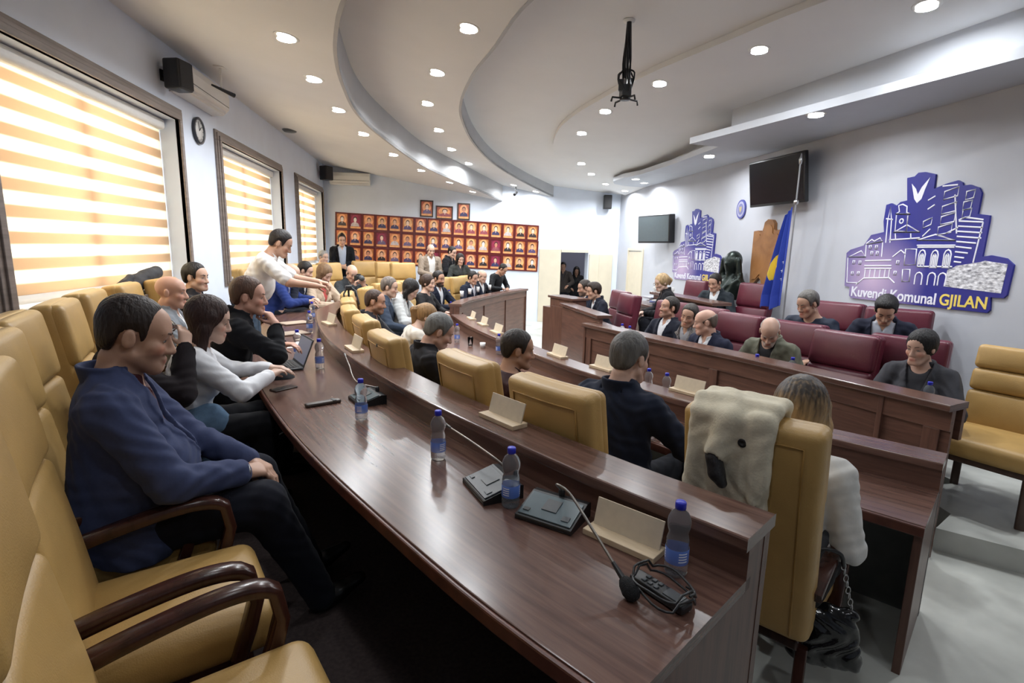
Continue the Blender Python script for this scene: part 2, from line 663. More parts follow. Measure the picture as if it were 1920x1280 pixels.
flat('ceiling_outer', [(XL, YF)] + E1 + [(XL, YB)], zr1, M_CEIL)
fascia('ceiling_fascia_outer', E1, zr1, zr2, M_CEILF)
flat('ceiling_middle', E1 + E2[::-1], zr2, M_CEIL)
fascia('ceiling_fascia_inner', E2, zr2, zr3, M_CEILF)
flat('ceiling_inner', E2 + [(XR, YB), (XR, YF)], zr3, M_CEIL)
flat('ceiling_disc', E3, zr4, M_CEIL, up=0.058)
slab = MB()
SLAB = [(4.805, 0.0), (4.80, 0.6), (4.18, 3.43), (3.42, 6.89), (3.88, 6.96), (3.95, 8.5), (3.92, 9.8), (3.78, 10.3), (3.78, 10.9), (3.95, 11.3), (4.3, 11.6), (4.805, 11.7)]
slab.prism(SLAB, 3.27, 3.35)
tag(slab.build('ceiling_soffit', M_SLAB), kind='structure')
up = MB()
up.prism([(4.805, 1.6), (4.42, 3.48), (3.74, 6.45), (4.05, 6.52), (4.2, 8.5), (4.2, 10.4), (4.805, 10.8)], 3.35, 3.80)
tag(up.build('ceiling_upstand', M_SLAB), kind='structure')

# ---------------------------------------------------------------- doors
d1 = empty('door_1', (3.30, YB, 0))
tag(d1, kind='structure')
fr = MB()
fr.box((-0.285, -0.012, 0.925), (0.56, 0.03, 1.845)).box((0.36, -0.012, 1.815), (0.72, 0.03, 0.07))
fr.build('door_frame', M_DOOR, d1, bevel=0.004)
lf = MB().box((0.74 + 0.31, -0.03, 0.875), (0.62, 0.045, 1.735)).box((1.0, -0.055, 0.9), (0.008, 0.01, 1.7))
lf.build('door_leaf', M_DOOR, d1, bevel=0.004)
d2 = empty('door_2', (XR, 11.98, 0))
tag(d2, kind='structure')
MB().box((0.02, 0, 0.92), (0.05, 0.85, 1.84)).build('door_leaf', M_DOOR, d2, bevel=0.004)
MB().box((-0.01, 0.45, 0.93), (0.03, 0.06, 1.87)).box((-0.01, -0.45, 0.93), (0.03, 0.06, 1.87)).box((-0.01, 0, 1.89), (0.03, 0.96, 0.06)).build('door_frame', M_DOOR, d2)

# ================================================================== things on walls and ceiling
# portraits -------------------------------------------------------------
M_FRAME_D = plain('portrait_frame_maroon', (0.11, 0.007, 0.006), 0.4, noise=0.2, nscale=30)
M_FRAME_B = plain('portrait_frame_brown', (0.045, 0.022, 0.016), 0.4, noise=0.2, nscale=30)
PC = {}


def pmat(kind, col):
    key = 'print_%s_%d_%d_%d' % (kind, *(int(c * 99) for c in col))
    return plain(key, col, 0.35, noise=0.18, nscale=18)


def disc(cx, cz, rx, rz, n=18):
    return [(cx + rx * math.cos(2 * PI * i / n), cz + rz * math.sin(2 * PI * i / n)) for i in range(n)]


def portrait(X, Z, w, h, tilt, label, group, seed, frame):
    """Framed print on the back wall: warm ground, bright halo, head and shoulders, caption strip."""
    rnd = random.Random(seed)
    e = empty('framed_portrait', (X, YB, Z), 0, label, 'picture', group, rot=(0, tilt, 0))
    fr = MB()
    t = 0.030
    for sx in (-1, 1):
        fr.box((sx * (w / 2 - t / 2), -0.014, 0), (t, 0.028, h))
        fr.box((0, -0.0135, sx * (h / 2 - t / 2)), (w - 2 * t + .001, 0.027, t))
    fr.build('frame', frame, e)
    iw, ih = w - 2 * t, h - 2 * t
    ground = rnd.choice([(.62, .16, .05), (.58, .20, .06), (.66, .22, .08), (.50, .12, .06)])
    halo = rnd.choice([(.80, .36, .14), (.78, .42, .18), (.85, .40, .20)])
    if rnd.random() < .16:
        ground, halo = (.22, .02, .05), (.30, .03, .07)
    cloth_ = rnd.choice([(.05, .05, .12), (.10, .07, .16), (.04, .03, .03), (.55, .48, .48), (.16, .12, .22), (.30, .08, .10)])
    face = rnd.choice([(.72, .42, .28), (.80, .58, .45), (.55, .25, .16), (.85, .75, .68)])
    hairc = rnd.choice([(.03, .015, .012), (.06, .025, .02), (.10, .05, .04)])
    y = -0.006
    M = Matrix(((1, 0, 0, 0), (0, 0, -1, y), (0, 1, 0, 0), (0, 0, 0, 1)))   # (x, z) plane facing -Y
    pr = MB()
    pr.prism([(-iw / 2, -ih / 2), (iw / 2, -ih / 2), (iw / 2, ih / 2), (-iw / 2, ih / 2)], 0, 0.001, 0, M)
    pr.prism(disc(0, ih * .10, iw * .40, ih * .38), 0.001, 0.0014, 1, M)
    x0 = rnd.uniform(-.03, .03) * w
    sh = [(x0 - iw * .40, -ih * .34), (x0 - iw * .34, -ih * .16), (x0 - iw * .12, -ih * .05), (x0 + iw * .12, -ih * .05), (x0 + iw * .34, -ih * .16), (x0 + iw * .40, -ih * .34)]
    pr.prism(sh[::-1], 0.0014, 0.0018, 2, M)
    pr.prism(disc(x0, ih * .165, iw * .185, ih * .185), 0.0018, 0.0022, 4, M)
    pr.prism(disc(x0, ih * .11, iw * .14, ih * .165), 0.0022, 0.0026, 3, M)
    pr.prism([(x0 - iw * .05, -ih * .08), (x0, -ih * .2), (x0 + iw * .05, -ih * .08)], 0.0018, 0.0022, 3, M)
    pr.prism([(-iw / 2, -ih / 2), (iw / 2, -ih / 2), (iw / 2, -ih * .36), (-iw / 2, -ih * .36)], 0.0018, 0.0024, 5, M)
    pr.build('print', [pmat('g', ground), pmat('h', halo), pmat('c', cloth_), pmat('f', face), pmat('r', hairc), pmat('s', (.82, .40, .16))], e)
    return e


NUM = ['first', 'second', 'third', 'fourth', 'fifth', 'sixth', 'seventh', 'eighth', 'ninth', 'tenth', 'eleventh', 'twelfth', 'thirteenth', 'fourteenth', 'fifteenth', 'sixteenth']
TL, TR_, BL, BR_ = (-2.193, 13.200, 2.608), (2.698, 13.200, 2.429), (-2.247, 13.200, 1.444), (2.699, 13.200, 1.275)
for row, nm in enumerate(('top', 'middle', 'bottom')):
    for c in range(16):
        if row == 2 and c == 0:
            continue
        u, v = (c + .5) / 16, (row + .5) / 3
        lf = [TL[i] + (BL[i] - TL[i]) * v for i in range(3)]
        rt_ = [TR_[i] + (BR_[i] - TR_[i]) * v for i in range(3)]
        X, Z = lf[0] + (rt_[0] - lf[0]) * u, lf[2] + (rt_[2] - lf[2]) * u
        tilt = math.atan2(-(rt_[2] - lf[2]), rt_[0] - lf[0])
        w = (rt_[0] - lf[0]) / 16
        h = ((TL[2] - BL[2]) * (1 - u) + (TR_[2] - BR_[2]) * u) / 3
        portrait(X, Z, w - .002, h - .004, tilt, 'framed orange portrait, %s from the window in the %s row of the wall of portraits' % (NUM[c], nm), 'portraits of the %s row' % nm, row * 40 + c + 3, M_FRAME_D)
for A, B, lab, sd in [((-0.227, 13.200, 2.944), (0.088, 13.200, 2.553), 'tall framed portrait alone above the top row of portraits, nearest the window', 901), ((0.147, 13.200, 2.825), (0.558, 13.200, 2.510), 'wide framed picture above the top row of portraits, between two tall ones', 942), ((0.667, 13.200, 2.906), (0.974, 13.200, 2.510), 'tall bright framed portrait above the top row of portraits, nearest the door', 960)]:
    portrait((A[0] + B[0]) / 2, (A[2] + B[2]) / 2, B[0] - A[0], A[2] - B[2], .02, lab, 'portraits above the top row', sd, M_FRAME_B)

# speakers ---------------------------------------------------------------
M_MESH = plain('speaker_grille', (0.02, 0.02, 0.021), 0.7, noise=0.4, nscale=260, bump=0.5, bscale=500)


def speaker(loc, rz, sx, sy, sz, label):
    e = empty('wall_speaker', loc, rz, label, 'speaker')
    MB().rbox((0, 0, 0), (sx, sy, sz), 0.02, nr=3, nm=2).build('cabinet', M_BLACK, e)
    MB().rbox((0, sy / 2, 0), (sx * .88, 0.02, sz * .9), 0.008, nr=2, nm=2).build('grille', M_MESH, e)
    MB().tube([(0, -sy / 2 + .01, 0), (0, -sy / 2 - .06, 0.0)], 0.018, 8).box((0, -sy / 2 - .065, 0), (.08, .012, .10)).build('bracket', M_BLACK, e)
    return e


speaker((-2.29, 5.62, 3.36), math.atan2(-.9, -.25), 0.19, 0.16, 0.26, 'large black wall speaker beside the first air conditioner')
speaker((-2.27, 12.66, 3.41), math.atan2(-.8, -.6), 0.22, 0.2, 0.30, 'black wall speaker in the far corner beside the second air conditioner')
speaker((4.40, 13.02, 3.04), math.atan2(0.2, -1), 0.20, 0.18, 0.34, 'small black speaker high in the corner above the open door')


def aircon(loc, rz, w, label):
    e = empty('air_conditioner', loc, rz, label, 'air conditioner')
    prof = [(0.0, -0.14), (0.14, -0.13), (0.20, -0.07), (0.21, 0.05), (0.19, 0.13), (0.0, 0.14)]
    mb = MB()
    M = Matrix(((0, 0, 1, 0), (1, 0, 0, 0), (0, 1, 0, 0), (0, 0, 0, 1)))
    mb.prism(prof, -w / 2, w / 2, 0, M)
    mb.build('body', M_WHITE, e, bevel=0.02)
    mb = MB().box((0, 0.172, -0.098), (w * .9, 0.012, 0.05), 0)
    mb.build('louvre', plain('ac_louvre', (.60, .59, .57), .4), e, bevel=0.004)
    MB().box((0, 0.1985, -0.045), (w * .98, 0.012, 0.006)).build('seam', M_DGREY, e)
    return e


aircon((XL, 6.28, 3.40), -PI / 2, 0.98, 'white air conditioner on the window wall above the clock')
aircon((-1.82, YB, 3.36), PI, 0.90, 'white air conditioner on the portrait wall in the far corner')

# clock ------------------------------------------------------------------
ck = empty('wall_clock', (XL, 6.36, 3.02), 0, 'round white-faced wall clock with a dark rim below the air conditioner', 'clock')
RY = Matrix.Rotation(PI / 2, 4, 'Y')
MB().lathe([(0.115, 0.0), (0.135, 0.005), (0.138, 0.03), (0.125, 0.038), (0.112, 0.026)], 32, cap=False, M=RY).build('rim', plain('clock_rim', (.03, .032, .04), .35), ck)
MB().lathe([(0.0001, 0.022), (0.116, 0.022), (0.116, 0.0)], 32, cap=False, M=RY).build('face', M_WHITE, ck)
mb = MB()
for k in range(12):
    a = k * PI / 6
    mb.box((0.0235, 0.095 * math.sin(a), 0.095 * math.cos(a)), (0.002, 0.006, 0.016), 0, 0, Matrix.Identity(4))
mb.build('dial_marking', M_BLACK, ck)
MB().tube([(0.026, 0, 0), (0.026, 0.045, 0.04)], 0.004, 6).build('hand', M_BLACK, ck)
MB().tube([(0.028, 0, 0), (0.028, -0.02, 0.085)], 0.003, 6).build('hand', M_BLACK, ck)

# ceiling fittings --------------------------------------------------------
pb = empty('ceiling_bracket', (-2.12, 6.2, zr1(-2.12, 6.2)), 0, 'small white ceiling bracket with a black sensor by the air conditioner', 'bracket')
MB().tube([(0, 0, 0), (0, 0, -0.20)], 0.012, 8).box((0, 0, -0.005), (.10, .10, .012)).build('stem', M_WHITE, pb)
MB().tube([(-0.06, -0.09, -0.20), (0.08, 0.12, -0.24)], 0.014, 8, rs=[.010, .024]).build('sensor', M_BLACK, pb)
vt = empty('ceiling_vent', (-2.2, 9.3, zr1(-2.2, 9.3)), 0, 'small dark round ceiling fitting near the window wall', 'vent')
MB().lathe([(0.0001, -0.03), (0.09, -0.03), (0.12, 0.0)], 20, cap=False).build('rim', M_DGREY, vt)
cm_ = empty('security_camera', (2.05, 12.9, zr2(2.05, 12.9)), 0, 'small black camera hanging from the ceiling near the portrait wall', 'camera')
MB().tube([(0, 0, 0), (0, 0, -0.12)], 0.012, 8).build('stem', M_BLACK, cm_)
MB().tube([(0.02, 0.02, -0.13), (-0.05, -0.12, -0.20)], 0.032, 10).build('housing', M_BLACK, cm_)

# hanging projector mount
hx, hy = 1.80, 4.98
hz = zr3(hx, hy)
pm = empty('projector_mount', (hx, hy, hz), 0, 'black cable bundle and bare projector mount hanging from the ceiling', 'mount')
MB().lathe([(0.0001, -0.015), (0.05, -0.015), (0.055, 0.0)], 16, cap=False).build('ceiling_plate', M_WHITE, pm)
mb = MB()
rnd = random.Random(5)
for k in range(7):
    a = k * 0.9
    pts = [(0.012 * math.cos(a), 0.012 * math.sin(a), 0), (0.02 * math.cos(a + .5), 0.02 * math.sin(a + .5), -.15), (0.035 * math.cos(a + 1), 0.03 * math.sin(a + 1), -.36), (0.03 * math.cos(a + 1.4), 0.03 * math.sin(a + 1.4), -.50)]
    mb.tube(spline(pts, 12), 0.009, 6)
mb.build('cable', M_BLACK, pm)
MB().tube([(0, 0, -0.0), (0, 0, -0.56)], 0.014, 8).build('pole', M_STEEL, pm)
mb = MB()
for k in range(6):
    a = k * 1.05
    pts = [(0.03 * math.cos(a), 0.03 * math.sin(a), -.42), (0.085 * math.cos(a + .3), 0.07 * math.sin(a + .3), -.50 + .02 * (k % 3)), (0.05 * math.cos(a + .9), 0.06 * math.sin(a + .9), -.58), (0.02 * math.cos(a), 0.02 * math.sin(a), -.63)]
    mb.tube(spline(pts, 12), 0.008, 6)
mb.build('cable_loop', M_BLACK, pm)
MB().box((0, 0, -.60), (.09, .09, .10)).box((0.05, 0.03, -.52), (.05, .03, .09), rz=.6).box((-.05, -.02, -.56), (.05, .04, .10), rz=-.4).build('joint', M_DGREY, pm, bevel=0.006)
mb = MB()
for a in (0.3, 1.9, 3.4, 5.0):
    mb.tube([(0, 0, -.665), (.14 * math.cos(a), .14 * math.sin(a), -.672), (.15 * math.cos(a), .15 * math.sin(a), -.71)], 0.009, 6)
mb.lathe([(0.0001, -.68), (.05, -.68), (.05, -.65), (.0001, -.65)], 14)
mb.build('spider_arms', M_BLACK, pm)

# screens -------------------------------------------------------------------
M_SCREEN = plain('dark_screen', (0.006, 0.007, 0.010), 0.2, spec=0.3)
M_SCREEN2 = plain('slate_screen', (0.085, 0.11, 0.12), 0.35, noise=.04)


def screen(loc, rz, tilt, w, h, mat, label, d=0.06):
    e = empty('wall_television', loc, rz, label, 'television', rot=(tilt, 0, rz))
    MB().rbox((0, -d / 2, 0), (w, d, h), 0.012, nr=2, nm=2).build('casing', M_BLACK, e)
    MB().box((0, 0.0015, 0.005), (w - .05, 0.003, h - .06)).build('screen', mat, e)
    MB().tube([(0, -d, 0), (0, -d - .14, .03)], 0.03, 8).box((0, -d - .15, .02), (.2, .02, .24)).build('wall_mount', M_BLACK, e)
    return e


screen((4.56, 6.66, 2.81), heading(-1, -.05), -0.14, 1.08, 0.62, M_SCREEN, 'large black television tilted down, mounted high over the flag')
screen((4.52, 10.42, 2.30), heading(-.98, -.24), -0.06, 1.02, 0.56, M_SCREEN2, 'grey-screened television on the wall beyond the far blue sign', 0.14)

# the round emblem plaque
em = empty('emblem_plaque', (XR, 7.77, 2.53), 0, 'small oval blue and gold emblem plaque left of the television', 'emblem')
MX = Matrix(((0, 0, -1, 0), (1, 0, 0, 0), (0, 1, 0, 0), (0, 0, 0, 1)))       # (y, z) plane facing -X
MB().prism(disc(0, 0, .12, .145, 28), 0, .02, 0, MX).build('backing', plain('emblem_blue', (.06, .07, .30), .4), em)
MB().prism(disc(0, 0, .095, .118, 28), .02, .023, 0, MX).build('ring', plain('emblem_pale', (.36, .36, .50), .4), em)
MB().prism(disc(0, 0, .066, .084, 24), .023, .026, 0, MX).build('field', plain('emblem_field', (.16, .17, .36), .4), em)
MB().prism([(-.035, .03), (-.02, .045), (.01, .03), (.035, .045), (.03, -.01), (.0, -.055), (-.03, -.02)], .026, .029, 0, MX).build('device', plain('emblem_gold', (.40, .34, .20), .4), em)

# carved wooden map ----------------------------------------------------------
cw = empty('carved_wood_map', (XR - .003, 6.98, 1.75), 0, 'brown carved wooden map panel with a rounded top knob, behind the flag', 'wall carving')
out = [(.34, .43), (.22, .44), (.20, .41), (.14, .42), (.115, .48), (.10, .55), (.03, .59), (-.06, .58), (-.115, .53), (-.12, .45), (-.17, .42), (-.24, .44), (-.32, .36), (-.36, .10), (-.34, -.05), (-.22, -.20), (-.10, -.27), (-.05, -.40), (-.0, -.46), (.04, -.40), (.06, -.28), (.12, -.23), (.22, -.32), (.32, -.33), (.34, -.10)]
MB().prism(out[::-1], 0, .05, 0, MX).build('panel', wood('carving_wood', (.20, .085, .028), (.33, .155, .055), .4, (6, 2, 2), 'Object'), cw, bevel=0.012)
MB().prism([(y * .86 - .005, z * .86 + .01) for y, z in out[::-1]], .05, .062, 0, MX).build('relief', MATS['carving_wood'], cw, bevel=0.010)

# bronze bust ------------------------------------------------------------------
bs = empty('bronze_bust', (4.56, 7.50, 0.15), heading(-.95, -.3), 'dark bronze bust of a hooded figure on a plinth, by the far sign', 'sculpture')
MBZ = plain('dark_bronze', (.022, .03, .026), .32, .6, noise=.35, nscale=12, bump=.3, bscale=30)
MB().box((0, 0, .5), (.34, .30, 1.0)).build('plinth', plain('plinth_stone', (.35, .36, .38), .5, noise=.1), bs, bevel=.01)


def bust_mesh():
    F = Field((-.34, -.3, .98), (.34, .3, 1.78), .011)
    F.add(('el', (0, .0, 1.55), (.10, .12, .145)), .03)
    F.add(('el', (0, -.03, 1.59), (.13, .13, .15)), .03)
    F.add(('rc', (0, -.01, 1.35), (0, 0, 1.5), .085, .07), .05)
    F.add(('rc', (-.16, 0, 1.24), (.16, 0, 1.24), .10, .10), .06)
    F.add(('el', (0, .01, 1.12), (.20, .13, .16)), .06)
    F.add(('rc', (-.2, .05, 1.30), (.12, .13, 1.10), .04, .035), .02)
    F.add(('rc', (.2, .05, 1.30), (-.06, .14, 1.08), .035, .03), .02)
    F.add(('el', (0, .115, 1.545), (.018, .03, .035)), .02)
    F.sub(('el', (-.04, .13, 1.575), (.022, .02, .014)), .01)
    F.sub(('el', (.04, .13, 1.575), (.022, .02, .014)), .01)
    F.add(('rc', (-.14, .02, 1.60), (-.17, 0, 1.3), .04, .05), .03)
    F.add(('rc', (.14, .02, 1.60), (.17, 0, 1.3), .04, .05), .03)
    x, y, z = F.grid()
    F.D += (.006 * np.sin(x * 60 + z * 26) * (z < 1.42)).astype(np.float32)
    return F

# ================================================================== desks
def offset(path, o):
    out = []
    N = len(path)
    for i in range(N):
        a, b = path[max(0, i - 1)], path[min(N - 1, i + 1)]
        t = Vector((b[0] - a[0], b[1] - a[1])).normalized()
        out.append((path[i][0] - t.y * o, path[i][1] + t.x * o))
    return out


def ring(a, b, lo, hi):
    return [(a, lo), (b, lo), (b, hi), (a, hi)]


def desk(name, label, cat, path, floor_seat, floor_front, zw, zl, depth, ledge=0.21, side=1, n=60, panels=(), ends=(True, True), stile_w=0.05, batten=True, inset=0, inner=None):
    """Counter-fronted desk. path = presidium-side edge of the raised ledge; the seats are on the side*left of it."""
    P = spline(path, n)
    c = P[len(P) // 2]
    root = empty(name, (0, 0, 0), 0, label, cat)
    s = side

    PI_ = P[inset:]

    def sw(nm, prof, mat, bevel=0.0, pp=P):
        mb = MB()
        mb.sweep(pp, [(o * s, z) for o, z in prof])
        return mb.build(nm, mat, root, bevel=bevel)
    sw('ledge', ring(0.0, ledge, zl - 0.042, zl), M_WOOD, 0.008)
    r0 = ledge - 0.02
    sw('riser', ring(r0 - 0.035, r0, zw - 0.04, zl - 0.042), M_WOODV)
    sw('worktop', ring(r0 - 0.03, depth - 0.012, zw - 0.036, zw), M_WOOD, 0.004, PI_)
    sw('edge_band', ring(depth - 0.012, depth + 0.004, zw - 0.05, zw - 0.002), M_WOODE, 0.006, PI_)
    if inner:
        sw('inner_panel', ring(0.081, 0.095, floor_front, zw - 0.05), inner)
    sw('front_panel', ring(0.055, 0.08, floor_front, zl - 0.042), M_WOODV)
    sw('plinth', ring(0.045, 0.054, floor_front, floor_front + 0.09), M_WOODV)
    if batten:
        sw('top_rail', ring(0.038, 0.054, zl - 0.17, zl - 0.042), M_WOODV, 0.003)
        for k in panels:
            i = min(len(P) - 2, max(1, int(k * (len(P) - 1))))
            a, b = P[i - 1], P[i + 1]
            t = Vector((b[0] - a[0], b[1] - a[1])).normalized()
            mb = MB()
            x, y = P[i][0] - t.y * s * 0.046, P[i][1] + t.x * s * 0.046
            hgt = zl - 0.17 - floor_front - 0.09
            mb.box((x, y, floor_front + 0.09 + hgt / 2), (stile_w, 0.016, hgt), 0, math.atan2(t.y, t.x))
            mb.build('stile', M_WOODV, root, bevel=0.003)
    for k, on in enumerate(ends):
        if not on:
            continue
        i, j = (inset, inset + 1) if k == 0 else (-1, -2)
        p, q = P[i], P[j]
        t = Vector((p[0] - q[0], p[1] - q[1])).normalized()       # outward
        nl = Vector((-t.y, t.x)) * (-1 if k == 0 else 1) * s       # towards the seats
        lo = min(floor_seat, floor_front)
        T = Matrix(((nl.x, t.x, 0, p[0] + t.x * 0.0), (nl.y, t.y, 0, p[1] + t.y * 0.0), (0, 0, 1, 0), (0, 0, 0, 1)))
        mb = MB()
        lo2 = floor_seat
        poly = [(0.03, lo2), (depth - 0.03, lo2), (depth - 0.03, zw - 0.037), (r0 + 0.0, zw - 0.037), (r0 - 0.001, zl - 0.043), (0.03, zl - 0.043)]
        # prism runs along local y (outward): build in (offset, z) and extrude
        vs = [(o, -0.035, z) for o, z in poly] + [(o, -0.002, z) for o, z in poly]
        m = len(poly)
        fs = [tuple(range(m)), tuple(range(m, 2 * m))[::-1]] + [((q2 + 1) % m, q2, m + q2, m + (q2 + 1) % m) for q2 in range(m)]
        if nl.x * t.y - nl.y * t.x < 0:
            fs = [f[::-1] for f in fs]
        uvq = [[(v[2], v[0] + v[1]) for v in (vs[z] for z in f)] for f in fs]
        mb.add(vs, fs, 0, uvq, False, T)
        mb.build('end_panel', M_WOODV, root, bevel=0.003)
    return root


desk('curved_desk', 'long curved walnut desk of the outer row, with the bottles and gooseneck microphones on it', 'desk', LEDGE_A, PLAT, 0.0, 0.95, 1.085, 0.81, 0.215, 1, 70, (0.1, 0.25, 0.4, 0.55, 0.7, 0.85))
desk('curved_desk', 'curved walnut desk of the inner row, ending beside the chair with the draped coat', 'desk', LEDGE_B, 0.0, 0.0, 0.735, 0.88, 0.68, 0.20, 1, 60, (0.15, 0.3, 0.45, 0.6, 0.75, 0.9), inner=plain('grey_backing_board', (.20, .21, .20), .6, noise=.06))
desk('curved_desk', 'short curved walnut desk with a tall panelled front, between the portrait wall and the lectern', 'desk', LEDGE_C, 0.0, 0.0, 0.86, 1.0, 0.66, 0.20, 1, 40, (0.12, 0.42, 0.72), batten=True, stile_w=0.022)
desk('presidium_desk', 'long straight walnut desk with a panelled front before the row of red armchairs', 'desk', [(3.03, 2.55), (2.60, 3.88), (2.18, 4.93), (1.78, 5.98)], 0.0, 0.0, 0.80, 1.0, 0.62, 0.22, -1, 40, (0.02, 0.26, 0.5, 0.74, 0.98), stile_w=0.09, inset=4)

# the speaker's lectern and its lower wing
lt = empty('lectern', (1.85, 7.98, 0), math.radians(-71), 'tall plain walnut lectern box nearest the open door', 'lectern')
mb = MB().box((0.31, 0.12, 0.56), (0.62, 0.24, 1.12))
mb.build('body', M_WOODV, lt, bevel=0.004)
MB().box((0.31, 0.12, 1.135), (0.68, 0.30, 0.035)).build('top', M_WOOD, lt, bevel=0.006)
MB().box((0.31, -0.012, 0.55), (0.5, 0.024, 0.9)).build('front_panel', M_WOODV, lt, bevel=0.004)
MB().box((-0.12, 0.12, 0.48), (0.22, 0.22, 0.96)).build('side_box', M_WOODV, lt, bevel=0.004)
ld_ = empty('side_desk', (1.96, 6.66, 0), math.radians(4), 'lower walnut desk wing where the speaker with the open collar sits', 'desk')
MB().box((0.0, 0, 0.53), (0.04, 1.42, 1.05)).build('front_panel', M_WOODV, ld_, bevel=0.004)
MB().box((0.24, 0, 0.86), (0.42, 1.40, 0.035)).build('worktop', M_WOOD, ld_, bevel=0.006)
MB().box((0.04, 0, 1.075), (0.20, 1.44, 0.04)).build('ledge', M_WOOD, ld_, bevel=0.006)
MB().box((0.22, -0.575, 0.42), (0.40, 0.03, 0.84)).build('end_panel', M_WOODV, ld_)

# clerk's desk and the high bench by the right wall
cdk = empty('clerk_desk', (3.62, 8.45, DAIS), math.radians(3), 'small walnut desk piled with papers in front of the blonde woman', 'desk')
MB().box((0.2, -0.05, 0.40), (0.5, 0.9, 0.78)).build('body', M_WOODV, cdk, bevel=0.005)
MB().box((0.2, -0.05, 0.81), (0.62, 1.04, 0.04)).build('worktop', M_WOOD, cdk, bevel=0.006)
hb = empty('high_bench', (3.72, 7.45, DAIS), math.radians(3), 'high walnut bench in front of the man under the small town emblem', 'desk')
MB().box((0.05, 0, 0.50), (0.05, 1.75, 1.0)).build('front_panel', M_WOODV, hb, bevel=0.004)
MB().box((0.12, 0, 1.02), (0.30, 1.85, 0.045)).build('ledge', M_WOOD, hb, bevel=0.008)
MB().box((0.28, 0, 0.80), (0.42, 1.72, 0.035)).build('worktop', M_WOOD, hb, bevel=0.004)
for sy in (-0.86, 0.86):
    MB().box((0.26, sy, 0.4), (0.40, 0.03, 0.8)).build('side_panel', M_WOODV, hb)

# ================================================================== chairs
M_YEL = plain('ochre_leather', (0.465, 0.288, 0.096), 0.42, noise=0.10, nscale=5, bump=0.12, bscale=220)
M_PIPE = plain('ochre_piping', (0.36, 0.20, 0.05), 0.45, noise=0.1, nscale=20)
M_RED = plain('burgundy_leather', (0.105, 0.015, 0.029), 0.36, noise=0.12, nscale=6, bump=0.12, bscale=220)
M_RPIPE = plain('burgundy_piping', (0.07, 0.012, 0.018), 0.45, noise=0.1, nscale=20)
M_ARM = wood('dark_arm_wood', (0.028, 0.010, 0.007), (0.062, 0.022, 0.015), 0.22, (9, 9, 2), 'Object')


def armchair(name, leather, pipe, label, group, round_top=0.05, top=1.285, width=0.505):
    """High-backed conference armchair facing +Y."""
    t = empty(name, (0, 0, 0), 0, label, 'armchair', group)
    w = width
    MB().rbox((0, 0.03, 0.425), (w - 0.03, 0.56, 0.15), 0.055, bulge=0.022).build('seat', leather, t)
    MB().box((0, 0.0, 0.34), (w - 0.08, 0.46, 0.05)).build('seat_frame', M_ARM, t, bevel=0.01)
    hb = top - 0.40
    T = Matrix.Translation((0, -0.225, 0.40)) @ Matrix.Rotation(math.radians(9), 4, 'X')

    def bend(x, y, z):
        return (x, y + 0.014 * (x * x) / (w * w / 4), z)
    MB().rbox((0, -0.018, hb / 2), (w, 0.112, hb), 0.034, 0, T, bulge=0.004, fn=bend).build('back_shell', leather, t)
    MB().rbox((0, 0.028, hb * 0.31), (w - 0.012, 0.085, hb * 0.62), 0.036, 0, T, bulge=0.02, fn=bend).build('back_cushion', leather, t)
    MB().rbox((0, 0.030, hb * 0.805), (w - 0.008, 0.090, hb * 0.375), 0.038, 0, T, bulge=0.02, fn=bend).build('head_cushion', leather, t)
    e = 0.06
    P = [(-w / 2 + e, 0.03), (-w / 2 + e, hb - e), (w / 2 - e, hb - e), (w / 2 - e, 0.03)]
    pts = []
    for (x0, z0), (x1, z1) in zip(P[:-1], P[1:]):
        for k in range(8):
            u = k / 8
            x, z = x0 + (x1 - x0) * u, z0 + (z1 - z0) * u
            pts.append(T @ Vector((x, -0.0765 + 0.014 * (x * x) / (w * w / 4), z)))
    pts.append(T @ Vector((P[3][0], -0.0765 + 0.014 * (P[3][0] ** 2) / (w * w / 4), P[3][1])))
    MB().tube(pts, 0.0045, 6).build('piping', pipe, t)
    for s in (-1, 1):
        x = s * (w / 2 - 0.002)
        A = [(x, -0.27, 0.60), (x, -0.16, 0.635), (x, 0.02, 0.668), (x, 0.14, 0.675), (x, 0.215, 0.655), (x, 0.245, 0.60), (x, 0.225, 0.50), (x, 0.19, 0.40), (x, 0.17, 0.33)]
        A = spline(A, 26)
        MB().tube(A, 0.02, 12, flat=(0.028, 0.020)).build('armrest', M_ARM, t)
    for sx in (-1, 1):
        for y0, y1 in ((0.19, 0.22), (-0.20, -0.27)):
            MB().tube([(sx * 0.22, y0, 0.33), (sx * 0.235, y1, 0.0)], 0.02, 10, flat=(0.022, 0.022)).build('leg', M_ARM, t)
    return t


G_OUT, G_IN, G_RED = 'yellow armchairs of the outer row', 'yellow armchairs of the inner row', 'burgundy armchairs of the presidium'
proto = armchair('armchair', M_YEL, M_PIPE, 'x', G_OUT)
CM = childmap_of(proto)
first = [True]


def chair(x, y, z, d, label, group, src=None, cm=None, extra=0.0):
    if src is None:
        if first[0]:
            first[0] = False
            o = proto
        else:
            o = copy_tree(proto, CM)
    else:
        o = copy_tree(src, cm) if src.get('used') else src
        src['used'] = 1
    o.location = (x, y, z)
    o.rotation_euler = (0, 0, heading(*d) + extra)
    o['label'] = label
    o['group'] = group
    return o


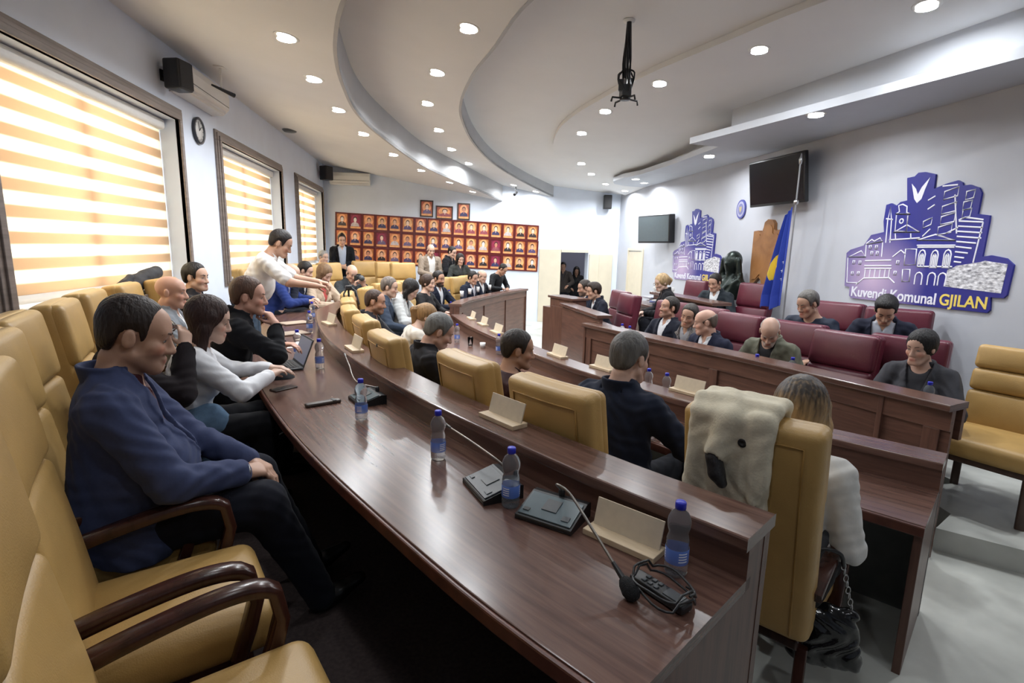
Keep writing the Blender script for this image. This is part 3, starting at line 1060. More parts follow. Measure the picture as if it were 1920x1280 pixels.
# outer row, from the camera towards the far end
for x, y, d, lab in [
    (-0.52, 1.09, (.88, .47), 'empty ochre leather armchair closest to the camera, cut off by the frame'),
    (-0.85, 1.63, (.89, .45), 'empty ochre leather armchair beside the man in the blue jacket, wooden arms in full view'),
    (-1.21, 2.15, (.93, .37), 'ochre leather armchair holding the man in the blue jacket'),
    (-1.50, 2.70, (.93, .36), 'ochre leather armchair of the woman who is drinking, tall back by the window sill'),
    (-1.68, 3.30, (.92, .38), 'ochre leather armchair of the woman typing on the laptop'),
    (-1.90, 3.92, (.95, .31), 'ochre leather armchair of the man resting his chin on his hand'),
    (-2.02, 4.56, (.97, .22), 'ochre leather armchair of the bald man in the grey jacket'),
    (-2.06, 5.25, (.98, .15), 'ochre leather armchair behind the bald man, by the wall between the windows'),
    (-2.06, 7.35, (1, .0), 'ochre leather armchair of the man in the royal blue suit'),
    (-2.05, 8.15, (1, -.08), 'ochre leather armchair beside the second window, past the man in royal blue'),
    (-1.90, 9.25, (.9, -.42), 'ochre leather armchair of the blonde woman in beige'),
    (-1.55, 9.85, (.8, -.6), 'ochre leather armchair of the bald man holding a camera'),
]:
    chair(x, y, PLAT, d, lab, G_OUT)
for p, lab in [((-1.261, 11.251, 1.490), 'first'), ((-0.753, 10.903, 1.520), 'second'), ((-0.418, 10.410, 1.510), 'third')]:
    chair(p[0], p[1], PLAT, (.35, -.95), 'empty ochre armchair under the portrait wall, %s from the window side' % lab, 'yellow armchairs under the portrait wall')
for p, lab in [((-1.699, 8.527, 1.510), 'ochre armchair back against the far window, beside the blonde woman'), ((-0.474, 8.284, 1.270), 'low ochre armchair in front of the three empty ones under the portraits')]:
    chair(p[0], p[1], 0.0 if 'low' in lab else PLAT, (.6, -.8), lab, 'yellow armchairs under the portrait wall')

# inner row
for x, y, d, lab in [
    (1.47, 1.93, (.79, .61), 'ochre armchair with the cream coat over its back'),
    (0.84, 2.41, (.84, .54), 'ochre armchair of the grey-haired man in the dark blue suit'),
    (0.51, 2.98, (.90, .43), 'ochre armchair of the dark-haired man hidden to the ears'),
    (0.03, 3.72, (.93, .37), 'ochre armchair with a small hole in its back, of the grey-haired man in charcoal'),
    (-0.20, 4.55, (.95, .30), 'ochre armchair of the fair-haired woman in the inner row'),
    (-0.42, 5.25, (.97, .22), 'ochre armchair behind the man with a short fade haircut'),
    (-0.55, 6.02, (.98, .18), 'ochre armchair at the bend of the inner row, nearest the black tripod'),
    (-0.68, 6.85, (.99, .10), 'ochre armchair of the older man in a steel blue suit'),
    (-0.55, 7.60, (.99, -.10), 'ochre armchair of the black-haired woman in white'),
    (-0.32, 8.35, (.95, -.30), 'ochre armchair of the brown-haired woman in black'),
    (-0.12, 9.05, (.90, -.42), 'ochre armchair of the bearded man in a navy suit'),
    (0.42, 10.0, (.72, -.7), 'empty ochre armchair with a wide back behind the short curved desk'),
    (0.80, 10.35, (.8, -.6), 'ochre armchair of the first man behind the short curved desk'),
    (1.05, 10.95, (.85, -.5), 'ochre armchair of the second man behind the short curved desk'),
]:
    chair(x, y, 0, d, lab, G_IN)

red = armchair('armchair', M_RED, M_RPIPE, 'x', G_RED, top=1.22, width=0.55)
RM = childmap_of(red)
for x, y, d, lab in [
    (3.64, 3.54, (-.84, -.54), 'burgundy armchair of the dark-haired woman at the end of the presidium desk'),
    (3.24, 3.84, (-.93, -.36), 'empty burgundy armchair between the woman and the white-haired man'),
    (3.24, 4.46, (-.93, -.36), 'burgundy armchair of the white-haired man in a grey-green jacket'),
    (3.04, 5.10, (-.93, -.36), 'burgundy armchair of the bald man in a navy suit'),
    (3.00, 5.74, (-.93, -.36), 'burgundy armchair of the man in a checked grey jacket'),
    (2.88, 6.38, (-.93, -.36), 'burgundy armchair of the dark-haired man looking up'),
    (2.66, 7.55, (-1, -.05), 'burgundy armchair of the speaker in the open collar'),
    (2.76, 8.20, (-1, -.05), 'burgundy armchair behind the speaker, nearer the open door'),
    (4.06, 4.92, (-.90, -.42), 'burgundy armchair of the man in a dark T-shirt under the flag'),
    (4.26, 4.26, (-.80, -.60), 'burgundy armchair under the large sign, holding the man looking down'),
    (4.42, 8.75, (-.95, -.2), 'small burgundy armchair beside the blonde woman, under the far sign'),
]:
    chair(x, y, DAIS if x > 4 else 0.0, d, lab, G_RED, red, RM)
tall = armchair('armchair', M_RED, M_RPIPE, 'x', G_RED, top=1.30, width=0.54)
chair(4.25, 6.72, DAIS, (-.93, -.30), 'tall empty burgundy armchair with a rounded glossy back, before the carved wooden map', G_RED, tall, {})

tr_ = next(o for o in COL.objects if o.get('label', '').startswith('ochre armchair with a small hole'))
MB().lathe([(.0001, .004), (.010, .004), (.013, .0)], 10, (0, 0, 0), 0, Matrix.Translation((.10, -.443, 1.215)) @ Matrix.Rotation(PI / 2, 4, 'X')).build('torn_spot', M_BLACK, tr_)

# visitor chair on straight wooden legs by the right wall
M_LEGW = wood('brown_leg_wood', (0.05, 0.028, 0.02), (0.10, 0.06, 0.042), 0.4, (9, 9, 2), 'Object')
v = empty('visitor_chair', (3.86, 2.90, DAIS), heading(-.93, -.36), 'armless ochre leather visitor chair on straight brown legs, alone by the right wall', 'chair')
MB().rbox((0, 0.0, 0.43), (0.62, 0.58, 0.13), 0.05, bulge=0.02).build('seat', M_YEL, v)
MB().box((0, 0, 0.345), (0.54, 0.5, 0.045)).build('seat_frame', M_LEGW, v, bevel=0.006)
T = Matrix.Translation((0, -0.27, 0.42)) @ Matrix.Rotation(math.radians(11), 4, 'X')
for k, (z0, z1) in enumerate(((0.0, 0.30), (0.30, 0.465), (0.465, 0.645))):
    MB().rbox((0, 0.0, (z0 + z1) / 2 + 0.02), (0.60, 0.10, z1 - z0), 0.035, 0, T, bulge=0.016).build('back_cushion', M_YEL, v)
for sx in (-1, 1):
    for sy in (-1, 1):
        MB().tube([(sx * 0.25, sy * 0.21, 0.34), (sx * 0.26, sy * 0.235, 0.0)], 0.02, 10, flat=(0.026, 0.026)).build('leg', M_LEGW, v)

# ================================================================== distance-field modelling (organic shapes)
class Field:
    def __init__(s, lo, hi, h):
        s.h = h
        s.lo = np.array(lo, float)
        s.n = np.maximum(4, np.ceil((np.array(hi, float) - s.lo) / h).astype(int) + 1)
        s.D = np.full(s.n, 0.25, np.float32)
        s.ax = [(s.lo[i] + h * np.arange(s.n[i])).astype(np.float32) for i in range(3)]

    def grid(s, sl=None):
        a = s.ax if sl is None else [s.ax[i][sl[i]] for i in range(3)]
        return a[0][:, None, None], a[1][None, :, None], a[2][None, None, :]

    def block(s, lo, hi):
        i0 = np.maximum(0, np.floor((np.array(lo) - s.lo) / s.h).astype(int))
        i1 = np.minimum(s.n, np.ceil((np.array(hi) - s.lo) / s.h).astype(int) + 1)
        if np.any(i1 <= i0):
            return None
        return tuple(slice(int(a), int(b)) for a, b in zip(i0, i1))

    def prim(s, p, t=0.0, pad=0.07):
        """Distance of one primitive on its own block: (slices, array)."""
        if p[0] == 'rc':
            _, a, b, ra, rb = p[:5]
            a, b = np.array(a, float), np.array(b, float)
            sq = p[5] if len(p) > 5 else None
            m = max(ra, rb) + t + pad
            sl = s.block(np.minimum(a, b) - m, np.maximum(a, b) + m)
            if sl is None:
                return None
            x, y, z = s.grid(sl)
            ab = b - a
            L2 = float(ab @ ab) + 1e-12
            px, py, pz = x - a[0], y - a[1], z - a[2]
            tt = np.clip((px * ab[0] + py * ab[1] + pz * ab[2]) / L2, 0, 1)
            dx, dy, dz = px - tt * ab[0], py - tt * ab[1], pz - tt * ab[2]
            d2 = dx * dx + dy * dy + dz * dz
            f = 1.0
            if sq is not None:
                u, k = np.array(sq[0], float), sq[1]
                c = dx * u[0] + dy * u[1] + dz * u[2]
                d2 = d2 + c * c * (1 / (k * k) - 1)
                f = 0.5 * (1 + min(k, 1))
            return sl, (np.sqrt(d2) - (ra + (rb - ra) * tt)) * f - t
        if p[0] == 'el':
            _, c, r = p[:3]
            c, r = np.array(c, float), np.array(r, float)
            R = np.array(p[3]) if len(p) > 3 and p[3] is not None else np.eye(3)
            m = np.abs(R) @ r + t + pad
            sl = s.block(c - m, c + m)
            if sl is None:
                return None
            x, y, z = s.grid(sl)
            x, y, z = x - c[0], y - c[1], z - c[2]
            rr = r + t
            q = [(x * R[0, i] + y * R[1, i] + z * R[2, i]) for i in range(3)]
            k0 = np.sqrt(sum((q[i] / rr[i]) ** 2 for i in range(3)))
            k1 = np.sqrt(sum((q[i] / rr[i] ** 2) ** 2 for i in range(3))) + 1e-9
            return sl, k0 * (k0 - 1) / k1
        raise ValueError(p[0])

    def add(s, p, k=0.02, t=0.0):
        r = s.prim(p, t)
        if r is None:
            return s
        sl, d = r
        A = s.D[sl]
        h = np.maximum(k - np.abs(A - d), 0) / k
        s.D[sl] = np.minimum(A, d) - h * h * k * 0.25
        return s

    def sub(s, p, k=0.01, t=0.0):
        r = s.prim(p, t)
        if r is None:
            return s
        sl, d = r
        d = -d
        A = s.D[sl]
        h = np.maximum(k - np.abs(A - d), 0) / k
        s.D[sl] = np.maximum(A, d) + h * h * k * 0.25
        return s

    def cut(s, g):
        """Keep where g <= 0 (g: an array broadcast over the grid)."""
        s.D = np.maximum(s.D, g.astype(np.float32))
        return s

    def mesh(s):
        D = s.D.copy()
        D[0], D[-1] = 1, 1
        D[:, 0], D[:, -1] = 1, 1
        D[:, :, 0], D[:, :, -1] = 1, 1
        I = D < 0
        nx, ny, nz = D.shape
        c = I[:-1, :-1, :-1].astype(np.int8)
        tot = np.zeros_like(c)
        cor = [(i, j, k) for i in (0, 1) for j in (0, 1) for k in (0, 1)]
        for i, j, k in cor:
            tot += I[i:nx - 1 + i, j:ny - 1 + j, k:nz - 1 + k]
        act = np.argwhere((tot > 0) & (tot < 8))
        if len(act) == 0:
            return np.zeros((0, 3)), np.zeros((0, 4), int)
        vid = np.full(tot.shape, -1, np.int32)
        vid[act[:, 0], act[:, 1], act[:, 2]] = np.arange(len(act))
        acc = np.zeros((len(act), 3))
        cnt = np.zeros(len(act))
        for a in cor:
            for ax in range(3):
                if a[ax]:
                    continue
                b = list(a)
                b[ax] = 1
                da = D[act[:, 0] + a[0], act[:, 1] + a[1], act[:, 2] + a[2]]
                db = D[act[:, 0] + b[0], act[:, 1] + b[1], act[:, 2] + b[2]]
                m = (da < 0) != (db < 0)
                tt = np.where(m, da / np.where(m, da - db, 1), 0)
                for q in range(3):
                    acc[:, q] += np.where(m, a[q] + (tt if q == ax else 0), 0)
                cnt += m
        V = s.lo + s.h * (act + acc / cnt[:, None])
        Q = []
        for ax in range(3):
            A = [slice(0, k) for k in D.shape]
            B = [slice(0, k) for k in D.shape]
            A[ax] = slice(0, D.shape[ax] - 1)
            B[ax] = slice(1, D.shape[ax])
            e = I[tuple(A)] != I[tuple(B)]
            P = np.argwhere(e)
            u, w = (ax + 1) % 3, (ax + 2) % 3
            P = P[(P[:, u] > 0) & (P[:, w] > 0) & (P[:, u] < D.shape[u] - 1) & (P[:, w] < D.shape[w] - 1)]
            ins = I[P[:, 0], P[:, 1], P[:, 2]]
            idx = []
            for du, dw in ((-1, -1), (0, -1), (0, 0), (-1, 0)):
                C = P.copy()
                C[:, u] += du
                C[:, w] += dw
                idx.append(vid[C[:, 0], C[:, 1], C[:, 2]])
            q = np.stack(idx, 1)
            q[~ins] = q[~ins][:, ::-1]
            Q.append(q)
        Q = np.concatenate(Q)
        Q = Q[(Q >= 0).all(1)]
        # one light Laplacian pass removes the grid's stair-stepping
        e = np.concatenate([Q[:, [0, 1]], Q[:, [1, 2]], Q[:, [2, 3]], Q[:, [3, 0]]])
        for it in range(2):
            S = np.zeros_like(V)
            N = np.zeros(len(V))
            for a, b in ((0, 1), (1, 0)):
                for q in range(3):
                    S[:, q] += np.bincount(e[:, a], V[e[:, b], q], len(V))
                N += np.bincount(e[:, a], None, len(V))
            V = V * 0.6 + 0.4 * S / np.maximum(N, 1)[:, None]
        return V, Q

    def build(s, name, mat, parent, colfn=None):
        V, Q = s.mesh()
        if len(Q) == 0:
            return None
        col = colfn(V) if colfn else None
        return mesh_np(name, V, Q, mat, parent, True, col)


def nrm(v):
    v = np.array(v, float)
    return v / (np.linalg.norm(v) + 1e-12)


def rotm(yaw=0, pitch=0, roll=0):
    """Columns right, forward, up. yaw>0 turns to the figure's left, pitch>0 looks down, roll>0 tips to its right."""
    y, p, r = map(math.radians, (yaw, pitch, roll))
    Rz = np.array([[math.cos(y), -math.sin(y), 0], [math.sin(y), math.cos(y), 0], [0, 0, 1]])
    Rx = np.array([[1, 0, 0], [0, math.cos(p), math.sin(p)], [0, -math.sin(p), math.cos(p)]])
    Ry = np.array([[math.cos(r), 0, math.sin(r)], [0, 1, 0], [-math.sin(r), 0, math.cos(r)]])
    return Rz @ Rx @ Ry


def ik(S, W, a, b, hint):
    S, W = np.array(S, float), np.array(W, float)
    d = W - S
    L = np.linalg.norm(d)
    mx = (a + b) * 0.995
    if L > mx:
        W = S + d / L * mx
        L = mx
        d = W - S
    n = d / L
    h = np.array(hint, float)
    h = h - n * (h @ n)
    h = nrm(h)
    x = (a * a - b * b + L * L) / (2 * L)
    y = math.sqrt(max(0, a * a - x * x))
    return S + n * x + h * y, W


EYE_W = plain('eye_white', (.50, .47, .45), .25)
EYE_D = plain('eye_dark', (.025, .014, .010), .15)
LASH = plain('lash_line', (.03, .016, .012), .6)
SKIN = vcol('skin', 0.48, 0.35, 0.06)


def cloth(col, rough=0.85, kind='wool'):
    nm = 'cloth_%s_%d_%d_%d' % (kind, *(int(c * 999) for c in col))
    if kind == 'wool':
        return plain(nm, col, rough, spec=0.2, noise=0.06, nscale=90, bump=0.18, bscale=12, sheen=0.04)
    if kind == 'check':
        if nm in MATS:
            return MATS[nm]
        m = plain(nm, col, rough, spec=0.2)
        nt = m.node_tree
        b = nt.nodes['Principled BSDF']
        tc = nt.nodes.new('ShaderNodeTexCoord')
        ck = nt.nodes.new('ShaderNodeTexChecker')
        ck.inputs['Scale'].default_value = 60
        ck.inputs['Color1'].default_value = (*col, 1)
        ck.inputs['Color2'].default_value = (*[c * 0.6 for c in col], 1)
        nt.links.new(tc.outputs['Object'], ck.inputs['Vector'])
        nt.links.new(ck.outputs['Color'], b.inputs['Base Color'])
        return m
    if kind == 'denim':
        return plain(nm, col, rough, spec=0.2, noise=0.30, nscale=9, bump=0.4, bscale=18)
    return plain(nm, col, 0.7, spec=0.3, noise=0.04, nscale=30, bump=0.3, bscale=16)


def hairmat(col):
    nm = 'hair_%d_%d_%d' % tuple(int(c * 999) for c in col)
    return plain(nm, col, 0.52, spec=0.35, noise=0.35, nscale=30, bump=0.7, bscale=60, stretch=(1.6, 1.6, 0.25))


def hand_prims(W, d, n, side, curl, thumb=0.5, s=1.0, spread=0.10):
    """Palm and five bent fingers. W wrist, d direction, n palm normal; side=+1 right hand. curl: 4 values (index..little), 0 straight .. 1 fist."""
    d = nrm(d)
    n = nrm(np.array(n, float) - d * (np.array(n, float) @ d))
    lat = np.cross(n, d) * -side              # towards the thumb
    W = np.array(W, float)
    P, F = [], []
    K = []
    off = (0.030, 0.010, -0.011, -0.029)
    kl = (0.088, 0.092, 0.087, 0.078)
    for i in range(4):
        k = W + (d * kl[i] + lat * off[i]) * s
        K.append(k)
        P.append(('rc', W + (d * 0.012 + lat * off[i] * 0.55) * s, k, 0.0150 * s, 0.0115 * s))
    ln = ((0.042, 0.026, 0.022), (0.046, 0.029, 0.023), (0.043, 0.027, 0.022), (0.033, 0.021, 0.020))
    for i in range(4):
        c = curl[i] if hasattr(curl, '__len__') else curl + 0.04 * i
        p = K[i]
        ang = 0.12 + c * 1.0
        dd = nrm(d + lat * (off[i] * spread * 30 * 0.1))
        for j in range(3):
            v = dd * math.cos(ang) + n * math.sin(ang)
            q = p + v * ln[i][j] * s
            r0, r1 = (0.0098, 0.0088, 0.0080, 0.0068)[j] * s, (0.0088, 0.0080, 0.0068)[j] * s
            if i == 3:
                r0, r1 = r0 * .88, r1 * .88
            F.append(('rc', p, q, r0, r1))
            p = q
            ang += c * (1.15 if j == 0 else 0.8)
    t0 = W + (d * 0.022 + lat * 0.024 + n * 0.006) * s
    v = nrm(d * 0.62 + lat * (0.75 - 0.5 * thumb) + n * (0.15 + 0.75 * thumb))
    t1 = t0 + v * 0.044 * s
    v2 = nrm(d * 0.85 + lat * (0.35 - 0.55 * thumb) + n * (0.15 + 0.7 * thumb))
    t2 = t1 + v2 * 0.034 * s
    t3 = t2 + nrm(v2 + d * 0.2) * 0.025 * s
    F += [('rc', t0, t1, 0.0150 * s, 0.0112 * s), ('rc', t1, t2, 0.0108 * s, 0.0098 * s), ('rc', t2, t3, 0.0095 * s, 0.0078 * s)]
    return P, F


def person(label, hc, face, hip=None, floor=0.0, h=0.009, s=1.0, lean=8, side=0, twist=0, look=(0, 10, 0), stand=False, seat_back=0.0,
           L=None, R=None, Lc=0.35, Rc=0.35, Ln=(0, 0, -1), Rn=(0, 0, -1), Ld=None, Rd=None, Lh=(-1, -0.4, -0.6), Rh=(1, -0.4, -0.6), Lt=0.4, Rt=0.4,
           legs='sit', skin=(0.52, 0.31, 0.22), hair='short', hcol=(0.02, 0.014, 0.011), hlen=0.20, beard=0.0, bcol=None, jacket=None, jkind='wool', shirt=(0.75, 0.77, 0.8), skind='shirt',
           open_=0.26, trousers=(0.012, 0.013, 0.018), tkind='wool', kr=0.43, sleeves='long', tie=None, shoes=(0.008, 0.007, 0.007), belly=0.0, woman=False, glasses=None, collar=True, hmat=None, cat='person', group=None):
    """One figure. hc: world position of the head's centre; face: heading (dx, dy) of the body; wrists L/R are given
    in the figure's own frame relative to the pelvis (x right, y forward, z up)."""
    # ---- skeleton in the local frame, pelvis over the origin
    Rl = math.radians(lean)
    sd = math.radians(side)
    u = nrm((math.sin(sd), math.sin(Rl), math.cos(Rl)))
    r = nrm(np.cross(np.array([0, 1, 0]), u))
    tw = math.radians(twist)
    f = np.cross(u, r)
    r, f = r * math.cos(tw) + f * math.sin(tw), f * math.cos(tw) - r * math.sin(tw)
    wd = 0.90 if woman else 1.0
    Rhd = rotm(*look)
    hl = np.array([0, 0.0, 0.0])

    def solve(P):
        N = P + u * 0.505 * s
        H0 = N + (u * 0.028 + f * 0.012) * s
        return N, H0, H0 + Rhd @ (np.array([0, 0.022, 0.118]) * s)
    N, H0, HC = solve(np.zeros(3))
    pz = hc[2] - floor - HC[2]
    if hip is not None:
        pz = hip
    P = np.array([0, 0, pz])
    N, H0, HC = solve(P)
    ang = heading(*face)
    ca, sa = math.cos(ang), math.sin(ang)
    ox, oy = HC[0], HC[1]
    loc = (hc[0] - (ca * ox - sa * oy), hc[1] - (sa * ox + ca * oy), floor)
    root = empty('person', loc, ang, label, cat, group)
    T = np.stack([r, f, u], 1)

    def tp(x, y, z):
        return P + T @ (np.array([x, y, z]) * s)
    Sh = {-1: tp(-0.185 * wd, -0.005, 0.435), 1: tp(0.185 * wd, -0.005, 0.435)}
    tgt = {-1: np.array(L if L is not None else (-0.17, 0.36, 0.13)) * s + P, 1: np.array(R if R is not None else (0.17, 0.36, 0.13)) * s + P}
    arm = {}
    for k, hn in ((-1, Lh), (1, Rh)):
        E, W = ik(Sh[k], tgt[k], 0.285 * s, 0.255 * s, hn)
        arm[k] = (Sh[k], E, W)
    hip_ = {k: P + np.array([k * 0.09, 0, -0.005]) * s for k in (-1, 1)}
    if stand:
        if legs == 'sit':
            legs = 'stand'
    an, kn = {}, {}
    for k in (-1, 1):
        if legs == 'stand':
            kn[k] = np.array([k * 0.10 * s, 0.03 * s, pz * 0.52])
            an[k] = np.array([k * 0.11 * s, -0.02 * s, 0.085])
        elif legs == 'cross' and k == 1:
            kn[k] = P + np.array([0.02, 0.42, 0.09]) * s
            an[k] = P + np.array([-0.12, 0.66, -0.16]) * s
        elif legs == 'out':
            kn[k] = P + np.array([k * 0.14, 0.43, 0.02]) * s
            an[k] = np.array([k * 0.13 * s, 0.62 * s, 0.09])
        else:
            kn[k] = P + np.array([k * 0.12, kr, 0.0]) * s
            an[k] = np.array([k * 0.12 * s, (kr - .03) * s, 0.09])
    # ---- primitive lists
    b = belly
    torso = [('el', tp(0, 0.0, 0.02), np.array((0.165, 0.118 + b * .5, 0.13)) * s, T),
             ('el', tp(0, 0.012 + b * .55, 0.17), np.array((0.142 * wd + b, 0.106 + b, 0.17)) * s, T),
             ('el', tp(0, 0.0, 0.33), np.array((0.160 * wd + b * .3, 0.112, 0.165)) * s, T),
             ('rc', tp(-0.150 * wd, -0.012, 0.425), tp(0.150 * wd, -0.012, 0.425), 0.062 * s, 0.062 * s),
             ('rc', tp(-0.06, -0.02, 0.45), tp(-0.03, -0.01, 0.50), 0.05 * s, 0.045 * s), ('rc', tp(0.06, -0.02, 0.45), tp(0.03, -0.01, 0.50), 0.05 * s, 0.045 * s)]
    if woman:
        torso += [('el', tp(-0.072, 0.085, 0.30), np.array((0.062, 0.055, 0.062)) * s, T), ('el', tp(0.072, 0.085, 0.30), np.array((0.062, 0.055, 0.062)) * s, T)]
    arms = {}
    for k in (-1, 1):
        S_, E, W = arm[k]
        arms[k] = [('rc', S_, E, 0.054 * s, 0.043 * s), ('rc', E, W, 0.042 * s, 0.029 * s)]
    legp = {}
    for k in (-1, 1):
        legp[k] = [('rc', hip_[k], kn[k], 0.086 * s, 0.060 * s), ('rc', kn[k], an[k], 0.058 * s, 0.040 * s)]
    # ---- bounds
    pts = [HC, P, N] + [q for k in (-1, 1) for q in (*arm[k], kn[k], an[k])]
    lo = np.min(pts, 0) - 0.26 * s
    hi = np.max(pts, 0) + 0.26 * s
    lo[2] = max(lo[2], -0.02)

    # ---- body: one continuous skin
    F = Field(lo, hi, h)
    for p in torso:
        F.add(p, 0.05 * s)
    for k in (-1, 1):
        for p in arms[k] + legp[k]:
            F.add(p, 0.03 * s)
    F.add(('rc', N - u * 0.03 * s, H0 + Rhd @ (np.array([0, -0.012, 0.03]) * s), (0.056 if woman else 0.065) * s, (0.050 if woman else 0.060) * s), 0.03 * s)

    def hp(x, y, z):
        return HC + Rhd @ (np.array([x, y, z]) * s)

    def hel(x, y, z, a, bb, c):
        return ('el', hp(x, y, z), np.array((a, bb, c)) * s, Rhd)
    jw = 0.92 if woman else 1.0
    F.add(hel(0, -0.018, 0.038, .073, .094, .084), 0.02 * s)
    F.add(hel(0, 0.030, -0.038, .056 * jw, .058, .075), 0.025 * s)
    F.add(('rc', hp(-0.018, 0.070, -0.100), hp(0.018, 0.070, -0.100), 0.019 * s, 0.019 * s), 0.025 * s)
    for k in (-1, 1):
        F.add(('rc', hp(k * 0.052 * jw, 0.0, -0.060), hp(k * 0.02, 0.066, -0.098), 0.020 * s, 0.017 * s), 0.025 * s)
        F.add(hel(k * 0.040, 0.060, -0.026, .022, .020, .020), 0.03 * s)
        F.sub(hel(k * 0.031, 0.094, 0.001, .0185, .015, .0115), 0.012 * s)
        F.add(hel(k * 0.031, 0.0705, 0.0, .0135, .0125, .0115), 0.004 * s)
        F.add(hel(k * 0.079, -0.010, -0.004, .010, .020, .032), 0.008 * s)
        F.sub(hel(k * 0.091, -0.006, 0.0, .006, .011, .018), 0.006 * s)
        F.add(hel(k * 0.012, 0.095, -0.040, .010, .012, .009), 0.01 * s)
    F.add(('rc', hp(-0.036, 0.076, 0.026), hp(0.036, 0.076, 0.026), 0.010 * s, 0.010 * s), 0.022 * s)
    F.add(hel(0, 0.040, 0.045, .058, .047, .050), 0.03 * s)
    F.add(('rc', hp(0, 0.083, 0.014), hp(0, 0.1065, -0.036), 0.008 * s, (0.0115 if woman else 0.0125) * s), 0.012 * s)
    F.add(('rc', hp(-0.019, 0.089, -0.0665), hp(0.019, 0.089, -0.0665), 0.0062 * s, 0.0062 * s), 0.008 * s)
    F.add(('rc', hp(-0.016, 0.088, -0.078), hp(0.016, 0.088, -0.078), 0.0070 * s, 0.0070 * s), 0.006 * s)
    wr = {}
    for k, c, n_, dd, th in ((-1, Lc, Ln, Ld, Lt), (1, Rc, Rn, Rd, Rt)):
        S_, E, W = arm[k]
        d = nrm(dd) if dd is not None else nrm(W - E)
        pm, fg = hand_prims(W, d, n_, k, c, th, s * (0.92 if woman else 1.0))
        for p in pm:
            F.add(p, 0.018 * s)
        for p in fg:
            F.add(p, 0.004 * s)
        wr[k] = (W, d)
    sk = np.array(skin)
    hcol = np.array(hcol)
    bc = np.array(bcol if bcol is not None else hcol)

    def colfn(V):
        q = (V - HC) @ Rhd / s
        C = np.tile(sk, (len(V), 1))
        C *= (1 + 0.05 * np.sin(V[:, :1] * 37) * np.sin(V[:, 1:2] * 41))
        head = np.linalg.norm(q, axis=1) < 0.17

        def mix(c, w):
            nonlocal C
            w = np.where(head, np.clip(w, 0, 1), 0)[:, None]
            C = C * (1 - w) + np.array(c) * w
        soft = max(h / s, 0.003) * 1.1

        def ball(cx, cy, cz, rx, ry, rz):
            d = np.sqrt(((np.abs(q[:, 0]) - cx) / rx) ** 2 + ((q[:, 1] - cy) / ry) ** 2 + ((q[:, 2] - cz) / rz) ** 2)
            return (1 - d) * min(rx, rz) / soft + 0.5
        mix(sk * np.array((1.12, 0.86, 0.82)), ball(0.043, 0.07, -0.03, .025, .04, .022) * 0.35)
        if beard > 0:
            w = np.clip((-0.046 - q[:, 2] + 0.25 * np.clip(q[:, 1] - 0.06, -.05, 0)) / soft / 2 + 0.5, 0, 1) * np.clip((q[:, 1] + 0.005) / 0.02, 0, 1) * np.clip((q[:, 2] + 0.135) / 0.015, 0, 1)
            w = np.maximum(w, np.clip(ball(0, 0.10, -0.055, .03, .03, .009), 0, 1))
            mix(bc, w * beard)
        mix(sk * np.array((0.80, 0.50, 0.50)), ball(0, 0.095, -0.072, .025, .025, .0115) * 0.8)
        mix(sk * np.array((.72, .62, .60)), ball(0.031, 0.080, 0.000, .019, .02, .011) * 0.35)
        return np.concatenate([C, np.ones((len(V), 1))], 1)
    F.build('body', SKIN, root, colfn)
    if h < 0.0105:
        down = min(1.0, max(0.0, (look[1] + lean * .3 - 4) / 34.0))
        eh = 0.0058 - 0.0030 * down
        R4 = Matrix([[*Rhd[i], 0] for i in range(3)] + [[0, 0, 0, 1]])
        for k in (-1, 1):
            E_ = MB()
            ys = 0.0800 if h > 0.007 else 0.0808
            c = hp(k * 0.031, ys, -0.0006 - .002 * down)

            def ell(cc, rx, ry, rz, mi):
                n, m = 14, 8
                pv, pf = [], []
                for i in range(m + 1):
                    th = PI * i / m
                    for j in range(n):
                        a = 2 * PI * j / n
                        pv.append((rx * math.sin(th) * math.cos(a), ry * math.cos(th), rz * math.sin(th) * math.sin(a)))
                for i in range(m):
                    for j in range(n):
                        l_ = (j + 1) % n
                        pf.append((i * n + j, i * n + l_, (i + 1) * n + l_, (i + 1) * n + j))
                E_.add([tuple(v_ * s for v_ in p_) for p_ in pv], pf, mi, None, True, Matrix.Translation(tuple(cc)) @ R4)
            ell(c, .0118, .0046, eh, 0)
            ell(c + Rhd @ (np.array([0, .0006, -.0004]) * s), .0050, .0046, min(eh, .0050), 1)
            lash = [hp(k * 0.031 + dx, ys + .0040 - 9 * dx * dx, zz + eh - .0016 - .002 * down) for dx, zz in ((-.0125, -.0052), (-.007, -.0008), (0, .0010), (.007, -.0006), (.0125, -.0046))]
            E_.tube(spline([tuple(q_) for q_ in lash], 12), .0014 * s, 6, 2)
            E_.build('eye', [EYE_W, EYE_D, LASH], root)
            B_ = MB()
            pts_ = [hp(k * .013, .0940, .0215), hp(k * .024, .0925, .0262), hp(k * .038, .0860, .0275), hp(k * .051, .0725, .0215)]
            rr_ = [.0030, .0036, .0032, .0014] if not woman else [.0020, .0024, .0021, .0010]
            sp_ = spline([tuple(q_) for q_ in pts_], 14)
            B_.tube(sp_, .003, 7, 0, rs=[float(np.interp(i, [0, 4.3, 8.6, 13], rr_)) * s for i in range(14)])
            B_.build('eyebrow', hairmat(tuple(bc if hair in ('bald', 'fringe') or max(bc) < .12 else bc * .6)), root)

